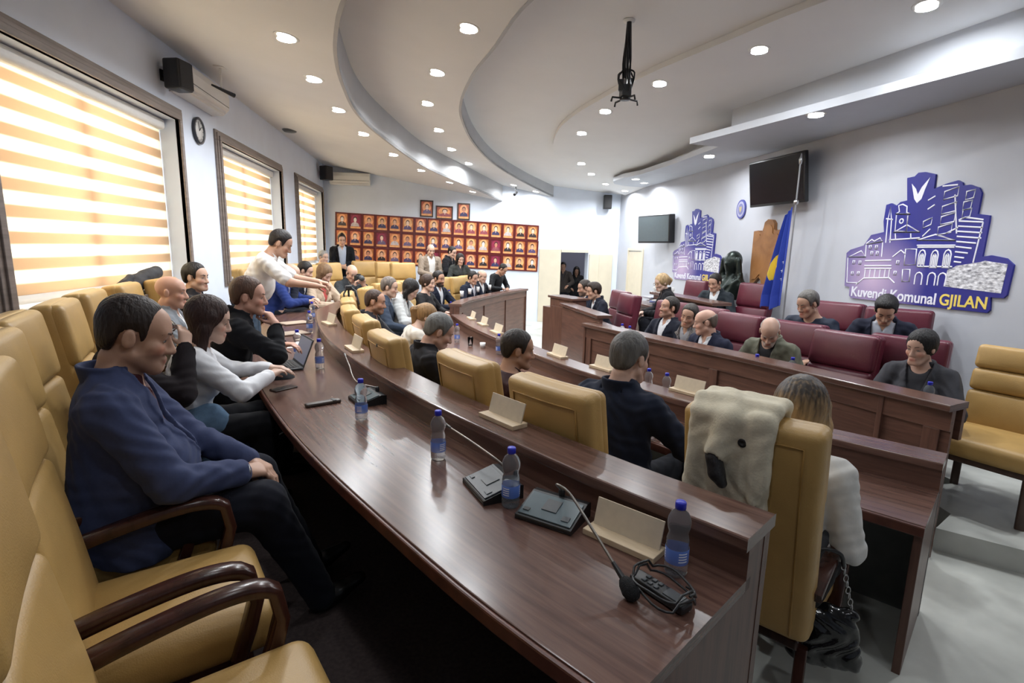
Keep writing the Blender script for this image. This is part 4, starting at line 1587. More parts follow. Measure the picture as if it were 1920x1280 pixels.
    # ---- hair
    if hair != 'bald':
        HR = Field(HC - 0.36 * s - np.array([0, 0, max(0, hlen - 0.15)]), HC + 0.22 * s, min(h, 0.0075))
        x, y, z = HR.grid()
        Ri = Rhd.T
        qx = (Ri[0, 0] * (x - HC[0]) + Ri[0, 1] * (y - HC[1]) + Ri[0, 2] * (z - HC[2])) / s
        qy = (Ri[1, 0] * (x - HC[0]) + Ri[1, 1] * (y - HC[1]) + Ri[1, 2] * (z - HC[2])) / s
        qz = (Ri[2, 0] * (x - HC[0]) + Ri[2, 1] * (y - HC[1]) + Ri[2, 2] * (z - HC[2])) / s
        an_ = np.arctan2(qx, qy + 0.02)
        if hair in ('short', 'buzz', 'fringe', 'swept', 'thin'):
            t = {'short': .014, 'buzz': .006, 'fringe': .008, 'swept': .018, 'thin': .008}[hair]
            HR.add(hel(0, -0.020, 0.040, .074 + t, .094 + t, .084 + t * 1.25), 0.01)
            if hair == 'swept':
                HR.add(hel(0.01, 0.03, 0.105, .060, .055, .032), 0.03 * s)
            HR.add(hel(0, -0.045, -0.010, .068 + t * .6, .062 + t * .5, .070), 0.02 * s)
            YY = np.array([-.14, -.09, -.06, -.035, -.025, .010, .018, .030, .045, .060, .085, .12])
            ZZ = np.array([-.085, -.078, -.055, .012, .022, .022, -.030, -.030, .040, .068, .078, .082])
            if woman:
                ZZ[8:] -= 0.01
            if hair == 'thin':
                ZZ[8:] = (.075, .10, .118, .13)
            line = np.interp(qy, YY, ZZ)
            HR.D += (np.clip(1 - (qz - line) / 0.030, 0, 1) * t * 0.8 * s).astype(np.float32)
            HR.cut((line - qz) * 0.75 * s)
            if hair == 'fringe':
                HR.cut((qz - np.interp(qy, (-.1, -.02, .03), (.075, .045, .02))) * 0.8 * s)
            HR.D += (0.0014 * np.sin(an_ * 38 + 9 * qz / 0.1) * s * (0.5 if hair in ('buzz', 'fringe') else 1)).astype(np.float32)
            HR.cut(-(np.sqrt((qx / 0.070) ** 2 + ((qy + 0.015) / 0.090) ** 2 + ((qz - 0.035) / 0.08) ** 2) - 1) * 0.07 * s)
        else:
            t = 0.018
            HR.add(hel(0, -0.024, 0.040, .074 + t, .096 + t, .086 + t), 0.01)
            hd = np.array([0, 0, -1.0])
            c0 = hp(0, -0.045, 0.0)
            back = -f * 0.035 * s
            if hair == 'bun':
                HR.add(hel(0, -0.125, 0.02, .045, .04, .04), 0.015 * s)
                HR.add(hel(0, -0.04, -0.01, .077, .07, .065), 0.02 * s)
            elif hair == 'pony':
                HR.add(hel(0, -0.04, -0.01, .075, .068, .06), 0.02 * s)
                p0, p1, p2 = hp(0, -0.115, 0.05), hp(0, -0.155, 0.0), hp(0, -0.150, 0) + hd * hlen * s
                HR.add(('rc', p0, p1, 0.03 * s, 0.034 * s), 0.02 * s)
                HR.add(('rc', p1, p2, 0.036 * s, 0.016 * s), 0.02 * s)
            else:
                wv = 0.010 if hair == 'wavy' else 0
                e = c0 + hd * (hlen + 0.01) * s + back
                HR.add(('rc', c0, e, 0.088 * s, 0.082 * s, (f, 0.62)), 0.05 * s)
                for k in (-1, 1):
                    a0 = hp(k * 0.072, 0.010, 0.03)
                    a1 = hp(k * 0.086, -0.006, -0.05)
                    a2 = a1 + hd * max(0.01, hlen - 0.06) * s + r * k * 0.012 * s - f * 0.02 * s
                    HR.add(('rc', a0, a1, 0.028 * s, 0.026 * s), 0.025 * s)
                    HR.add(('rc', a1, a2, 0.027 * s, 0.018 * s), 0.03 * s)
            fc = hel(0, 0.095, -0.035, .060, .080, .105)
            HR.sub(fc, 0.012 * s)
            HR.D += (0.0022 * np.sin(an_ * 34 + 5 * np.sin(qz * 22)) * s).astype(np.float32)
            HR.cut(-(np.sqrt((qx / 0.070) ** 2 + ((qy + 0.015) / 0.090) ** 2 + ((qz - 0.035) / 0.08) ** 2) - 1) * 0.07 * s)
            HR.cut(-(np.sqrt((qx / 0.052) ** 2 + ((qy + 0.0) / 0.052) ** 2) - 1) * 0.05 * s + np.where(qz > -0.03, -1, 0) + np.where(qz < -0.16, -1, 0))
        HR.build('hair', hmat if hmat is not None else hairmat(tuple(hcol)), root)

    # ---- clothes
    def wrinkle(Fd, amp):
        x, y, z = Fd.grid()
        w = np.sin(z * 52 + 7 * np.sin(x * 13) + 5 * np.sin(y * 11)) * np.sin(x * 21 - y * 27 + 4 * np.sin(z * 17)) + 0.5 * np.sin((x + y) * 60 + z * 40)
        Fd.D += (amp * w).astype(np.float32)

    def loc_t(Fd):
        x, y, z = Fd.grid()
        x, y, z = x - P[0], y - P[1], z - P[2]
        return [(x * T[0, i] + y * T[1, i] + z * T[2, i]) / s for i in range(3)]
    tx = 0.008 if (jacket is not None) else 0.013
    if shirt is not None:
        Sf = Field(lo, hi, h)
        for p in torso:
            Sf.add(p, 0.05 * s, tx)
        if jacket is None:
            for k in (-1, 1):
                S_, E, W = arm[k]
                if sleeves == 'long':
                    e = W - nrm(W - E) * 0.012
                    Sf.add(('rc', S_, E, 0.062 * s, 0.052 * s), 0.035 * s, 0.004)
                    Sf.add(('rc', E, e, 0.051 * s, 0.036 * s), 0.02 * s, 0.004)
                elif sleeves == 'short':
                    e = S_ + (E - S_) * 0.80
                    Sf.add(('rc', S_, e, 0.066 * s, 0.064 * s), 0.03 * s, 0.004)
            wrinkle(Sf, 0.0035)
        Sf.add(('rc', N - u * 0.085 * s, N - u * 0.020 * s, 0.090 * s, (0.064 if woman else 0.074) * s), 0.03 * s)
        X, Y, Z = loc_t(Sf)
        Sf.cut((-Z - 0.09) * s + 0 * X)
        Sf.cut((Z - 0.505) * s + 0 * X)
        Sf.sub(('rc', tp(0, 0.03, 0.50), tp(0, 0.10, 0.53), 0.052 * s, 0.06 * s), 0.01)
        if collar:
            Cf = [('rc', N - u * 0.035 * s, N + u * 0.022 * s + f * 0.006 * s, 0.076 * s, (0.062 if woman else 0.070) * s)]
            for p in Cf:
                Sf.add(p, 0.006)
            x, y, z = Sf.grid()
            w = (x - N[0]) * u[0] + (y - N[1]) * u[1] + (z - N[2]) * u[2]
            cf = ((x - N[0]) * f[0] + (y - N[1]) * f[1] + (z - N[2]) * f[2])
            cr = ((x - N[0]) * r[0] + (y - N[1]) * r[1] + (z - N[2]) * r[2])
            Sf.cut(np.where(np.abs(w) < 0.2, w - 0.040 * s + 0.45 * np.clip(cf, 0, .09), -1))
            # open V at the throat
            if tie is None:
                Sf.cut(np.where((cf > 0.0) & (w > -0.09 * s), (w + 0.075 * s) * 0.35 - np.abs(cr), -1))
        Sf.build('shirt', cloth(shirt, 0.75, skind), root)
    if tie is not None:
        Tf = Field(tp(0, 0.1, 0.3) - 0.22 * s, tp(0, 0.1, 0.3) + 0.22 * s, min(h, 0.007))
        Tf.add(('rc', tp(0, 0.068, 0.475), tp(0, 0.075, 0.450), 0.018 * s, 0.013 * s), 0.005)
        Tf.add(('rc', tp(0, 0.085, 0.445), tp(0, 0.128 + b, 0.24), 0.014 * s, 0.028 * s, (f, 0.35)), 0.01)
        Tf.build('tie', cloth(tie, 0.5, 'silk'), root)
    if jacket is not None:
        J = Field(lo, hi, h)
        for p in torso:
            J.add(p, 0.055 * s, 0.020)
        for k in (-1, 1):
            J.add(('rc', hip_[k] + np.array([k * 0.02, 0.0, 0.05]) * s, hip_[k] + np.array([k * 0.035, 0.05 if legs != 'stand' else 0, -0.04]) * s, 0.115 * s, 0.112 * s), 0.05 * s)
        body_only = J.D.copy()
        for k in (-1, 1):
            S_, E, W = arm[k]
            e = W - nrm(W - E) * 0.010
            J.add(('rc', S_ + nrm(S_ - P) * 0.0, E, 0.070 * s, 0.058 * s), 0.03 * s, 0.002)
            J.add(('rc', E, e, 0.057 * s, 0.044 * s), 0.02 * s, 0.002)
        wrinkle(J, 0.0042)
        X, Y, Z = loc_t(J)
        zb = 0.10 if legs == 'stand' else 0.075
        J.cut((-Z - zb) * s + 0 * X)
        J.cut(np.where(np.abs(X) < 0.065, (Z - 0.492) * s, -1) + 0 * Y)
        top = 0.50
        zb0 = top - open_
        w = np.clip((Z - zb0) / (top - zb0), 0, 1) * (0.075 if open_ > 0.1 else 0.06)
        wcut = np.where((Y > 0.02) & (Z > zb0), (w - np.abs(X)) * s, -1.0)
        if open_ > 0.4:       # worn unbuttoned
            w = 0.035 + np.clip((Z + 0.1) / 0.6, 0, 1) * 0.055
            wcut = np.where(Y > 0.02, (w - np.abs(X)) * s, -1.0)
        shell = J.D - 0.006
        J.cut(wcut)
        band = np.maximum(np.maximum(w - np.abs(X), np.abs(X) - w - 0.045 * np.clip((Z - zb0) / 0.2, 0, 1) * np.clip((0.50 - Z) / 0.06, 0.2, 1)) * s, np.where((Y > 0.02) & (Z > zb0), -1, 1) * 1.0)
        J.D = np.minimum(J.D, np.maximum(shell, band)).astype(np.float32)
        # standing collar at the back of the neck
        cz = np.maximum(np.abs(Z - 0.500) - 0.044, 0)
        cy = Y + 0.012 + 0.25 * (Z - 0.49)
        ringd = np.sqrt((np.sqrt((X / 1.02) ** 2 + cy ** 2) - (0.073 if woman else 0.079)) ** 2 + cz ** 2) * s - 0.0085
        ringd = np.where(Y < 0.035, ringd, 1.0)
        J.D = np.minimum(J.D, ringd).astype(np.float32)
        J.build('jacket', cloth(jacket, 0.85, jkind), root)
    Tr = Field(lo, hi, max(h, 0.008))
    Tr.add(torso[0], 0.04 * s, 0.012)
    Tr.add(('el', tp(0, 0.0, 0.06), np.array((0.16, 0.115 + b * .6, 0.10)) * s, T), 0.04 * s, 0.010)
    for k in (-1, 1):
        Tr.add(('rc', hip_[k], kn[k], 0.104 * s, 0.080 * s), 0.04 * s)
        Tr.add(('rc', kn[k], an[k] + np.array([0, 0, -0.02]), 0.078 * s, 0.058 * s), 0.03 * s)
    wrinkle(Tr, 0.003)
    X, Y, Z = loc_t(Tr)
    Tr.cut(np.where(Y < 0.17, (Z - 0.13) * s, -1) + 0 * X)
    Tr.build('trousers', cloth(trousers, 0.9, tkind), root)
    for k in (-1, 1):
        a = an[k]
        Sf = Field(a - 0.30, a + 0.30, 0.009)
        dn = nrm(an[k] - kn[k])
        fd = nrm(np.array([0, 1, 0.0]) - dn * dn[1]) if abs(dn[1]) < 0.9 else np.array([0, 0.3, -1.0])
        bt = a + dn * 0.055
        Sf.add(('rc', bt - fd * 0.045, bt + fd * 0.06, 0.036, 0.038), 0.02)
        Sf.add(('rc', bt + fd * 0.06, bt + fd * 0.165 + dn * 0.005, 0.040, 0.026), 0.02)
        Sf.add(('rc', a, bt, 0.042, 0.038), 0.02)
        if legs != 'cross' or k == -1:
            x, y, z = Sf.grid()
            Sf.cut(-z + 0.002 + 0 * x + 0 * y)
        Sf.build('shoe', plain('shoe_leather_%d' % int(shoes[0] * 999), shoes, 0.3, noise=0.1), root)
    if glasses is not None:
        G = MB()
        for k in (-1, 1):
            c = hp(k * 0.032, 0.104, -0.002)
            ringp = [c + Rhd @ (np.array([math.cos(a) * 0.024, 0, math.sin(a) * 0.018]) * s) for a in np.linspace(0, 2 * PI, 17)[:-1]]
            G.tube(ringp, 0.0022, 6, 0, True)
            G.tube([hp(k * 0.055, 0.103, 0.004), hp(k * 0.077, 0.05, 0.008), hp(k * 0.082, -0.005, 0.010)], 0.0020, 6)
        G.tube([hp(-0.010, 0.106, 0.003), hp(0, 0.110, 0.006), hp(0.010, 0.106, 0.003)], 0.002, 6)
        G.build('glasses', plain('glasses_%d' % int(glasses[0] * 99), glasses, 0.25), root)
    info = dict(root=root, P=P, HC=HC, Rhd=Rhd, T=T, arm=arm, wr=wr, loc=loc, ang=ang, s=s, tp=tp, hp=hp, u=u, f=f, r=r, hipz=pz + floor)
    return info


def to_world(info, p):
    ca, sa = math.cos(info['ang']), math.sin(info['ang'])
    p = np.array(p, float)
    l = info['loc']
    return np.array([l[0] + ca * p[0] - sa * p[1], l[1] + sa * p[0] + ca * p[1], l[2] + p[2]])

# ================================================================== people
BLK, DBR, BRN, GRY, SLV, BLO = (0.012, 0.009, 0.008), (0.022, 0.013, 0.010), (0.065, 0.032, 0.018), (0.10, 0.095, 0.09), (0.30, 0.29, 0.28), (0.30, 0.19, 0.085)
NAVY, CHAR, BLKC = (0.010, 0.013, 0.026), (0.018, 0.016, 0.018), (0.007, 0.007, 0.009)
S1, S2, S3, S4 = (0.48, 0.285, 0.20), (0.56, 0.36, 0.27), (0.42, 0.235, 0.155), (0.60, 0.40, 0.31)
PPL = {}

# --- outer row
PPL['blue'] = person('man in a blue jacket sitting back in his armchair with hands in his lap', (-1.081, 2.122, 1.510), (.93, .37), floor=PLAT, h=0.0055, s=1.12, lean=4, look=(-4, 14, 0),
    L=(-.03, .40, .13), R=(.11, .37, .14), Lc=.3, Rc=.35, Ln=(0.3, -0.2, -1), Rn=(-.3, -.2, -1), skin=S1, hair='thin', hcol=DBR, beard=.30, bcol=(.10, .06, .045),
    jacket=(0.042, 0.054, 0.118), shirt=(0.06, 0.012, 0.016), open_=.30, trousers=(0.008, 0.009, 0.016), belly=.065, legs='out')
PPL['drink'] = person('black-haired woman in jeans and dark jacket drinking from a glass, gold bangles on wrist', (-1.472, 2.848, 1.455), (.89, .45), floor=PLAT, h=0.0065, lean=8, look=(-6, 6, 0),
    L=(-.12, .36, .11), R=(.055, .335, .50), Rd=(-.35, .10, .93), Rn=(-.85, -.40, 0), Rc=(.50, .52, .55, .60), Rt=.5, Rh=(.5, .2, -1), skin=S2, hair='long', hcol=BLK, hlen=.26, woman=True,
    jacket=(0.014, 0.010, 0.012), shirt=(.55, .52, .50), open_=.3, trousers=(0.12, 0.20, 0.31), tkind='denim', legs='cross')
PPL['type'] = person('young woman in a white blouse with long brown hair, typing on a laptop', (-1.207, 3.107, 1.430), (.93, .37), floor=PLAT, h=0.006, s=.98, lean=14, look=(-8, 14, 0),
    L=(-.20, .50, .27), R=(.00, .48, .27), Lc=.22, Rc=.22, Ln=(.1, .1, -1), Rn=(-.1, .1, -1), skin=S4, hair='long', hcol=(0.032, 0.014, 0.011), hlen=.19, woman=True, jacket=None, shirt=(.72, .73, .76), collar=False, trousers=BLKC)
PPL['chin'] = person('man with reddish fair hair in a black jacket, resting his chin on his hand', (-1.199, 3.751, 1.500), (.94, .33), floor=PLAT, h=0.0065, lean=24, look=(-14, 4, 0),
    L=(-.20, .46, .22), R=(.030, .405, .405), Rd=(-.25, -.45, .9), Rn=(-.5, -.85, 0), Rc=.75, Rt=.6, Rh=(.5, .6, -1), skin=(.56, .31, .23), hair='short', hcol=(.085, .042, .026), jacket=BLKC, shirt=(.02, .02, .03), open_=.2, trousers=BLKC, belly=.02)
PPL['bald'] = person('bald man in a light grey jacket sitting back by the first window', (-1.950, 4.361, 1.470), (.97, .22), floor=PLAT, h=0.007, lean=0, look=(-8, 2, 0), skin=(.58, .33, .24), hair='bald', hcol=(.25, .17, .12), jacket=(.20, .215, .235), shirt=(.6, .6, .6), belly=.03)
PPL['dark6'] = person('dark-haired man half hidden beyond the bald man in grey', (-2.096, 5.169, 1.535), (.98, .15), floor=PLAT, h=0.008, lean=4, look=(-20, 2, 0), skin=S2, hair='short', hcol=BLK, jacket=CHAR, shirt=(.1, .1, .12))
PPL['polo'] = person('man in a white polo shirt and jeans standing bent over the desk', (-1.450, 5.550, 1.851), (.985, .17), floor=PLAT, h=0.0065, lean=30, look=(-4, 26, 0), stand=True, L=(-.13, .68, .17), R=(.15, .66, .15), Lc=.6, Rc=.55, Lh=(-.5, -.3, -.6), Rh=(.6, -.3, -.6),
    skin=S1, hair='short', hcol=(.014, .010, .009), jacket=None, shirt=(.74, .73, .72), sleeves='short', trousers=(.06, .09, .13), tkind='denim', belly=.035)
PPL['royal'] = person('man in a royal blue suit and glasses bending over his papers', (-1.848, 7.520, 1.460), (1, .05), floor=PLAT, lean=26, look=(-6, 30, 0), L=(-.14, .55, .2), R=(.14, .52, .2), skin=S2, hair='fringe', hcol=GRY, jacket=(.018, .035, .15), shirt=(.6, .6, .62), glasses=BLK, open_=.25)
PPL['beside'] = person('dark-haired man just beyond the man in royal blue', (-1.764, 7.954, 1.470), (1, -.08), floor=PLAT, lean=22, look=(-4, 20, 0), skin=S2, hair='short', hcol=BLK, jacket=NAVY, shirt=(.6, .6, .6))
PPL['beige'] = person('blonde woman in a beige jacket looking down at her papers', (-1.564, 8.285, 1.410), (.86, -.5), floor=PLAT, s=1.10, lean=14, look=(-4, 30, 0), L=(-.12, .42, .2), R=(.12, .44, .2), skin=S4, hair='long', hcol=(.17, .10, .052), hlen=.15, woman=True, jacket=(.50, .39, .29), shirt=(.45, .08, .07), open_=.3)
PPL['camera'] = person('bald man in a dark grey jacket raising a black camera', (-1.294, 9.185, 1.385), (.72, -.70), floor=PLAT, s=1.10, lean=12, look=(-16, 26, 0), L=(-.02, .40, .44), R=(.13, .38, .42), Ld=(.2, .2, 1), Rd=(-.2, .2, 1), Lc=.6, Rc=.6, skin=(.60, .38, .29), hair='fringe', hcol=GRY, jacket=(.035, .04, .045), shirt=(.2, .2, .2), open_=.2)
PPL['stand12'] = person('man standing by the portraits in a black jacket over a pale blue shirt, hands clasped', (-1.866, 11.900, 1.947), (.25, -.97), floor=PLAT, stand=True, lean=2, look=(0, 12, 0), L=(-.02, .24, .10), R=(.03, .25, .09), Ld=(.8, .3, -.3), Rd=(-.8, .3, -.3), Ln=(0, -1, 0), Rn=(0, -1, 0), skin=S1, hair='short', hcol=DBR, jacket=BLKC, shirt=(.40, .45, .55), open_=.5)
PPL['pale13'] = person('grey-haired person in pale clothes beside the far window', (-2.140, 11.300, 1.592), (.8, -.6), floor=PLAT, h=.01, lean=4, look=(0, 10, 0), skin=S4, hair='short', hcol=SLV, jacket=None, shirt=(.62, .55, .45))
PPL['beige14'] = person('man standing in a beige jacket and white shirt before the portrait wall', (0.023, 11.500, 1.774), (.45, -.9), floor=PLAT, stand=True, lean=3, look=(-10, 18, 0), L=(-.05, .27, .12), R=(.08, .28, .12), Ld=(.5, .7, .2), Rd=(-.5, .7, .2), skin=S2, hair='fringe', hcol=GRY, jacket=(.27, .215, .165), shirt=(.68, .67, .64), open_=.5, trousers=(.30, .24, .18))
PPL['bent15'] = person('black-haired man in black turned away, close to the woman with dark hair', (0.480, 11.600, 1.738), (.9, -.4), floor=0.0, s=.95, lean=14, look=(-20, 18, 0), stand=True, skin=S2, hair='short', hcol=BLK, jacket=BLKC, shirt=(.02, .02, .02))
PPL['dark16'] = person('woman with dark hair and a dark grey jacket standing under the portraits', (0.636, 11.300, 1.599), (.3, -.95), floor=0.0, s=.92, lean=4, look=(0, 14, 0), stand=True, skin=S2, hair='long', hcol=BLK, hlen=.17, woman=True, jacket=(.03, .033, .03), shirt=(.03, .03, .03))

# --- inner row
PPL['fade20'] = person('man with a short fade haircut and beard in a charcoal jacket, inner row', (-0.558, 5.561, 1.280), (.97, -.08), h=.008, lean=8, look=(-4, 8, 0), L=(-.12, .44, .18), R=(.2, .40, .2), skin=(.45, .25, .17), hair='buzz', hcol=(.05, .028, .02), beard=.55, bcol=(.035, .02, .015), jacket=(.03, .03, .035), shirt=(.04, .04, .05), belly=.02)
PPL['steel21'] = person('older man with short grey hair in a steel blue suit', (-0.506, 6.854, 1.330), (.97, -.10), lean=8, look=(-8, 10, 0), skin=S2, hair='short', hcol=(.16, .13, .11), jacket=(.04, .055, .085), shirt=(.35, .42, .5))
PPL['white22'] = person('woman with long black hair in a white jacket looking down', (-0.253, 7.043, 1.290), (.97, -.2), lean=20, look=(-6, 36, 0), L=(-.12, .46, .2), R=(.12, .44, .2), skin=S4, hair='long', hcol=BLK, hlen=.12, woman=True, jacket=(.55, .56, .55), shirt=(.02, .02, .02))
PPL['black23'] = person('woman with brown hair tied back, in a black top', (-0.027, 8.158, 1.300), (.90, -.43), lean=6, look=(-2, 4, 0), L=(-.1, .36, .2), R=(.1, .35, .2), skin=S2, hair='bun', hcol=(.045, .025, .017), woman=True, jacket=None, shirt=(.010, .009, .010), collar=False)
PPL['beard24'] = person('man with a full dark beard in a navy suit and white shirt', (0.145, 8.769, 1.330), (.80, -.60), lean=6, look=(-6, 4, 0), L=(-.12, .42, .2), R=(.14, .4, .2), skin=S3, hair='short', hcol=BLK, beard=.95, jacket=NAVY, shirt=(.62, .63, .66), open_=.36)
PPL['pony25'] = person('woman with a fair ponytail and a black hair clip, beside the grey-haired man in charcoal', (-0.035, 5.298, 1.160), (.93, .25), h=.007, s=.95, lean=22, look=(-10, 30, 0), skin=S4, hair='pony', hcol=(.26, .15, .065), hlen=.26, woman=True, jacket=None, shirt=(.62, .57, .50), L=(-.1, .46, .2), R=(.12, .46, .2))
PPL['grey26'] = person('man with smooth grey hair in a charcoal suit bending his head, inner row', (0.068, 3.916, 1.230), (.93, .30), h=.0065, s=1.02, lean=12, look=(-12, 26, 0), L=(-.14, .44, .19), R=(.14, .42, .19), skin=(.55, .33, .25), hair='short', hcol=(.15, .15, .145), jacket=(.014, .013, .015), shirt=(.6, .6, .62))
PPL['dark27'] = person('dark-haired man seen to his ears behind an ochre chair back, inner row', (0.572, 3.342, 1.200), (.88, .30), h=.0065, lean=10, look=(-22, 8, 0), skin=S3, hair='short', hcol=(.025, .018, .014), jacket=None, shirt=(.035, .01, .012))
PPL['grey28'] = person('man with thick grey hair in a dark blue suit seen from behind, inner row', (1.041, 2.578, 1.300), (.80, .55), h=.006, s=1.05, lean=6, look=(-6, 10, 0), L=(-.14, .44, .19), R=(.14, .42, .19), skin=(.55, .35, .27), hair='short', hcol=(.11, .105, .10), jacket=(.010, .014, .030), shirt=(.6, .6, .62), belly=.02)
M_OMBRE, nt, b = nodemat('ombre_hair')
tc = nt.nodes.new('ShaderNodeTexCoord')
sp = nt.nodes.new('ShaderNodeSeparateXYZ')
mr = nt.nodes.new('ShaderNodeMapRange')
mr.inputs['From Min'].default_value = 1.31
mr.inputs['From Max'].default_value = 1.13
nz = nt.nodes.new('ShaderNodeTexNoise')
nz.inputs['Scale'].default_value = 45
mp = nt.nodes.new('ShaderNodeMapping')
mp.inputs['Scale'].default_value = (1.5, 1.5, .12)
ad = nt.nodes.new('ShaderNodeMath')
ad.operation = 'MULTIPLY_ADD'
ad.inputs[1].default_value = 1.3
mx = nt.nodes.new('ShaderNodeMix')
mx.data_type = 'RGBA'
mx.inputs['A'].default_value = (.030, .020, .014, 1)
mx.inputs['B'].default_value = (.50, .32, .15, 1)
sb = nt.nodes.new('ShaderNodeMath')
sb.operation = 'SUBTRACT'
sb.use_clamp = True
sb.inputs[1].default_value = .65
nt.links.new(tc.outputs['Object'], sp.inputs[0])
nt.links.new(sp.outputs['Z'], mr.inputs['Value'])
nt.links.new(tc.outputs['Object'], mp.inputs['Vector'])
nt.links.new(mp.outputs['Vector'], nz.inputs['Vector'])
nt.links.new(nz.outputs['Fac'], ad.inputs[0])
nt.links.new(mr.outputs[0], ad.inputs[2])
nt.links.new(ad.outputs[0], sb.inputs[0])
nt.links.new(sb.outputs[0], mx.inputs['Factor'])
nt.links.new(mx.outputs['Result'], b.inputs['Base Color'])
b.inputs['Roughness'].default_value = .5
PPL['ombre29'] = person('woman with dark-to-blonde hair and white blouse, in the chair with the cream coat', (1.590, 1.974, 1.195), (.79, .61), h=.006, s=1.08, hmat=M_OMBRE, lean=14, look=(6, 14, 0), L=(-.12, .40, .2), R=(.15, .36, .2), Rh=(.35, -.4, -1), skin=S4, hair='wavy', hcol=(.10, .064, .036), hlen=.25, woman=True, jacket=None, shirt=(.70, .69, .66), collar=False, trousers=BLKC)
PPL['pair19'] = person('man in a navy suit behind the short curved desk, nearer the empty wide chair', (0.826, 10.237, 1.270), (.72, -.70), lean=8, kr=.30, look=(-6, 14, 0), skin=S1, hair='short', hcol=BLK, jacket=NAVY, shirt=(.5, .5, .55))
PPL['pair19b'] = person('balding man in a dark suit and white shirt behind the short curved desk', (1.044, 10.663, 1.280), (.75, -.65), lean=8, kr=.30, look=(0, 14, 0), skin=S2, hair='fringe', hcol=GRY, jacket=(.014, .014, .02), shirt=(.6, .6, .6))
PPL['bow18'] = person('man in a black sweater with bowed head at the end of the short curved desk', (1.519, 11.048, 1.410), (.72, -.70), s=.92, stand=True, lean=18, look=(8, 38, 0), L=(-.1, .34, .15), R=(.12, .34, .15), skin=S3, hair='thin', hcol=BLK, jacket=None, shirt=(.008, .009, .011), collar=False, trousers=BLKC)

# --- presidium
PPL['w30'] = person('woman with short black hair in a grey suit at the end of the presidium desk', (3.569, 3.294, 1.200), (-.84, -.54), floor=0.0, h=.007, lean=2, look=(-18, 8, 0), L=(-.14, .38, .15), R=(.14, .38, .15), skin=(.54, .34, .26), hair='bun', hcol=(.010, .008, .008), woman=True, jacket=(.045, .045, .052), shirt=(.035, .035, .042), collar=False, open_=.36)
PPL['w31'] = person('white-haired bald man in a grey-green jacket with bowed head', (3.002, 4.234, 1.170), (-.90, -.44), floor=0.0, h=.007, lean=14, kr=.30, look=(24, 38, 0), L=(-.12, .30, .13), R=(.12, .30, .13), skin=(.52, .33, .25), hair='fringe', hcol=(.50, .48, .45), beard=.6, bcol=(.45, .42, .38), jacket=(.115, .115, .085), shirt=(.015, .015, .018), open_=.36, collar=False)
PPL['m32'] = person('bald man in a navy suit and white shirt turned to his neighbour', (2.716, 4.844, 1.170), (-.95, -.30), floor=0.0, h=.007, s=1.02, lean=6, kr=.30, look=(-38, 8, 0), skin=(.56, .34, .26), hair='fringe', hcol=(.14, .11, .09), jacket=(.012, .014, .032), shirt=(.68, .69, .72), open_=.36, L=(-.13, .22, .12), R=(.14, .22, .12))
PPL['m33'] = person('man in a checked grey jacket leaning towards the bald man', (2.820, 5.380, 1.165), (-.88, -.46), floor=0.0, h=.008, lean=10, kr=.30, look=(14, 10, -10), skin=S1, hair='short', hcol=(.04, .035, .03), jacket=(.19, .175, .17), jkind='check', shirt=(.3, .3, .32), L=(-.12, .26, .12), R=(.14, .26, .12))
PPL['m34'] = person('dark-haired man in a navy suit leaning back and looking up', (2.736, 5.713, 1.215), (-.93, -.36), floor=0.0, h=.008, lean=-4, kr=.30, look=(-14, -10, 0), skin=(.47, .27, .19), hair='short', hcol=(.025, .02, .017), beard=.35, bcol=(.08, .06, .05), jacket=(.012, .014, .024), shirt=(.66, .67, .7), open_=.34, L=(-.12, .26, .12), R=(.14, .26, .12))
PPL['m35'] = person('grey-haired man in a dark blue T-shirt with a round badge, under the flag', (3.656, 4.629, 1.380), (-.86, -.50), floor=DAIS, h=.008, lean=8, look=(-20, 20, 0), skin=S1, hair='short', hcol=(.12, .11, .10), jacket=None, shirt=(.010, .016, .034), collar=False, hip=None)
PPL['m36'] = person('black-haired man in a navy suit and pale shirt looking down, under the large sign', (4.035, 4.113, 1.380), (-.74, -.67), floor=DAIS, h=.008, lean=10, look=(4, 36, 0), skin=S1, hair='swept', hcol=(.014, .012, .012), jacket=(.012, .014, .028), shirt=(.42, .45, .52), open_=.5)
PPL['m37'] = person('dark-haired man in a navy suit and open white shirt speaking at the desk wing', (2.467, 7.737, 1.235), (-1, -.02), floor=0.0, h=.008, lean=16, kr=.30, look=(-2, 10, 0), skin=S1, hair='swept', hcol=(.03, .018, .013), jacket=(.012, .014, .024), shirt=(.68, .69, .7), open_=.38, L=(-.12, .38, .16), R=(.12, .38, .16))
PPL['m38'] = person('bearded man in a dark suit just behind the speaker, nearer the door', (2.442, 8.169, 1.250), (-1, -.05), floor=0.0, h=.009, lean=10, kr=.30, look=(0, 10, 0), skin=S1, hair='short', hcol=(.04, .03, .025), beard=.7, jacket=NAVY, shirt=(.68, .68, .7), open_=.36)
PPL['w39'] = person('blonde woman with glasses in a black jacket leaning over the clerk papers', (3.419, 7.450, 1.395), (-.88, .30), floor=DAIS, lean=18, look=(30, 14, 0), skin=S4, hair='pony', hcol=(.42, .29, .15), hlen=.06, woman=True, jacket=(.008, .008, .010), shirt=(.02, .02, .02), glasses=(.25, .16, .06), L=(-.1, .42, .15), R=(.1, .44, .15))
PPL['m40'] = person('young dark-haired man in a dark suit and white shirt behind the high bench', (4.134, 7.200, 1.420), (-.82, -.57), floor=DAIS, lean=6, look=(-4, 18, 0), skin=S1, hair='short', hcol=BLK, jacket=(.02, .026, .032), shirt=(.66, .68, .7), open_=.38)
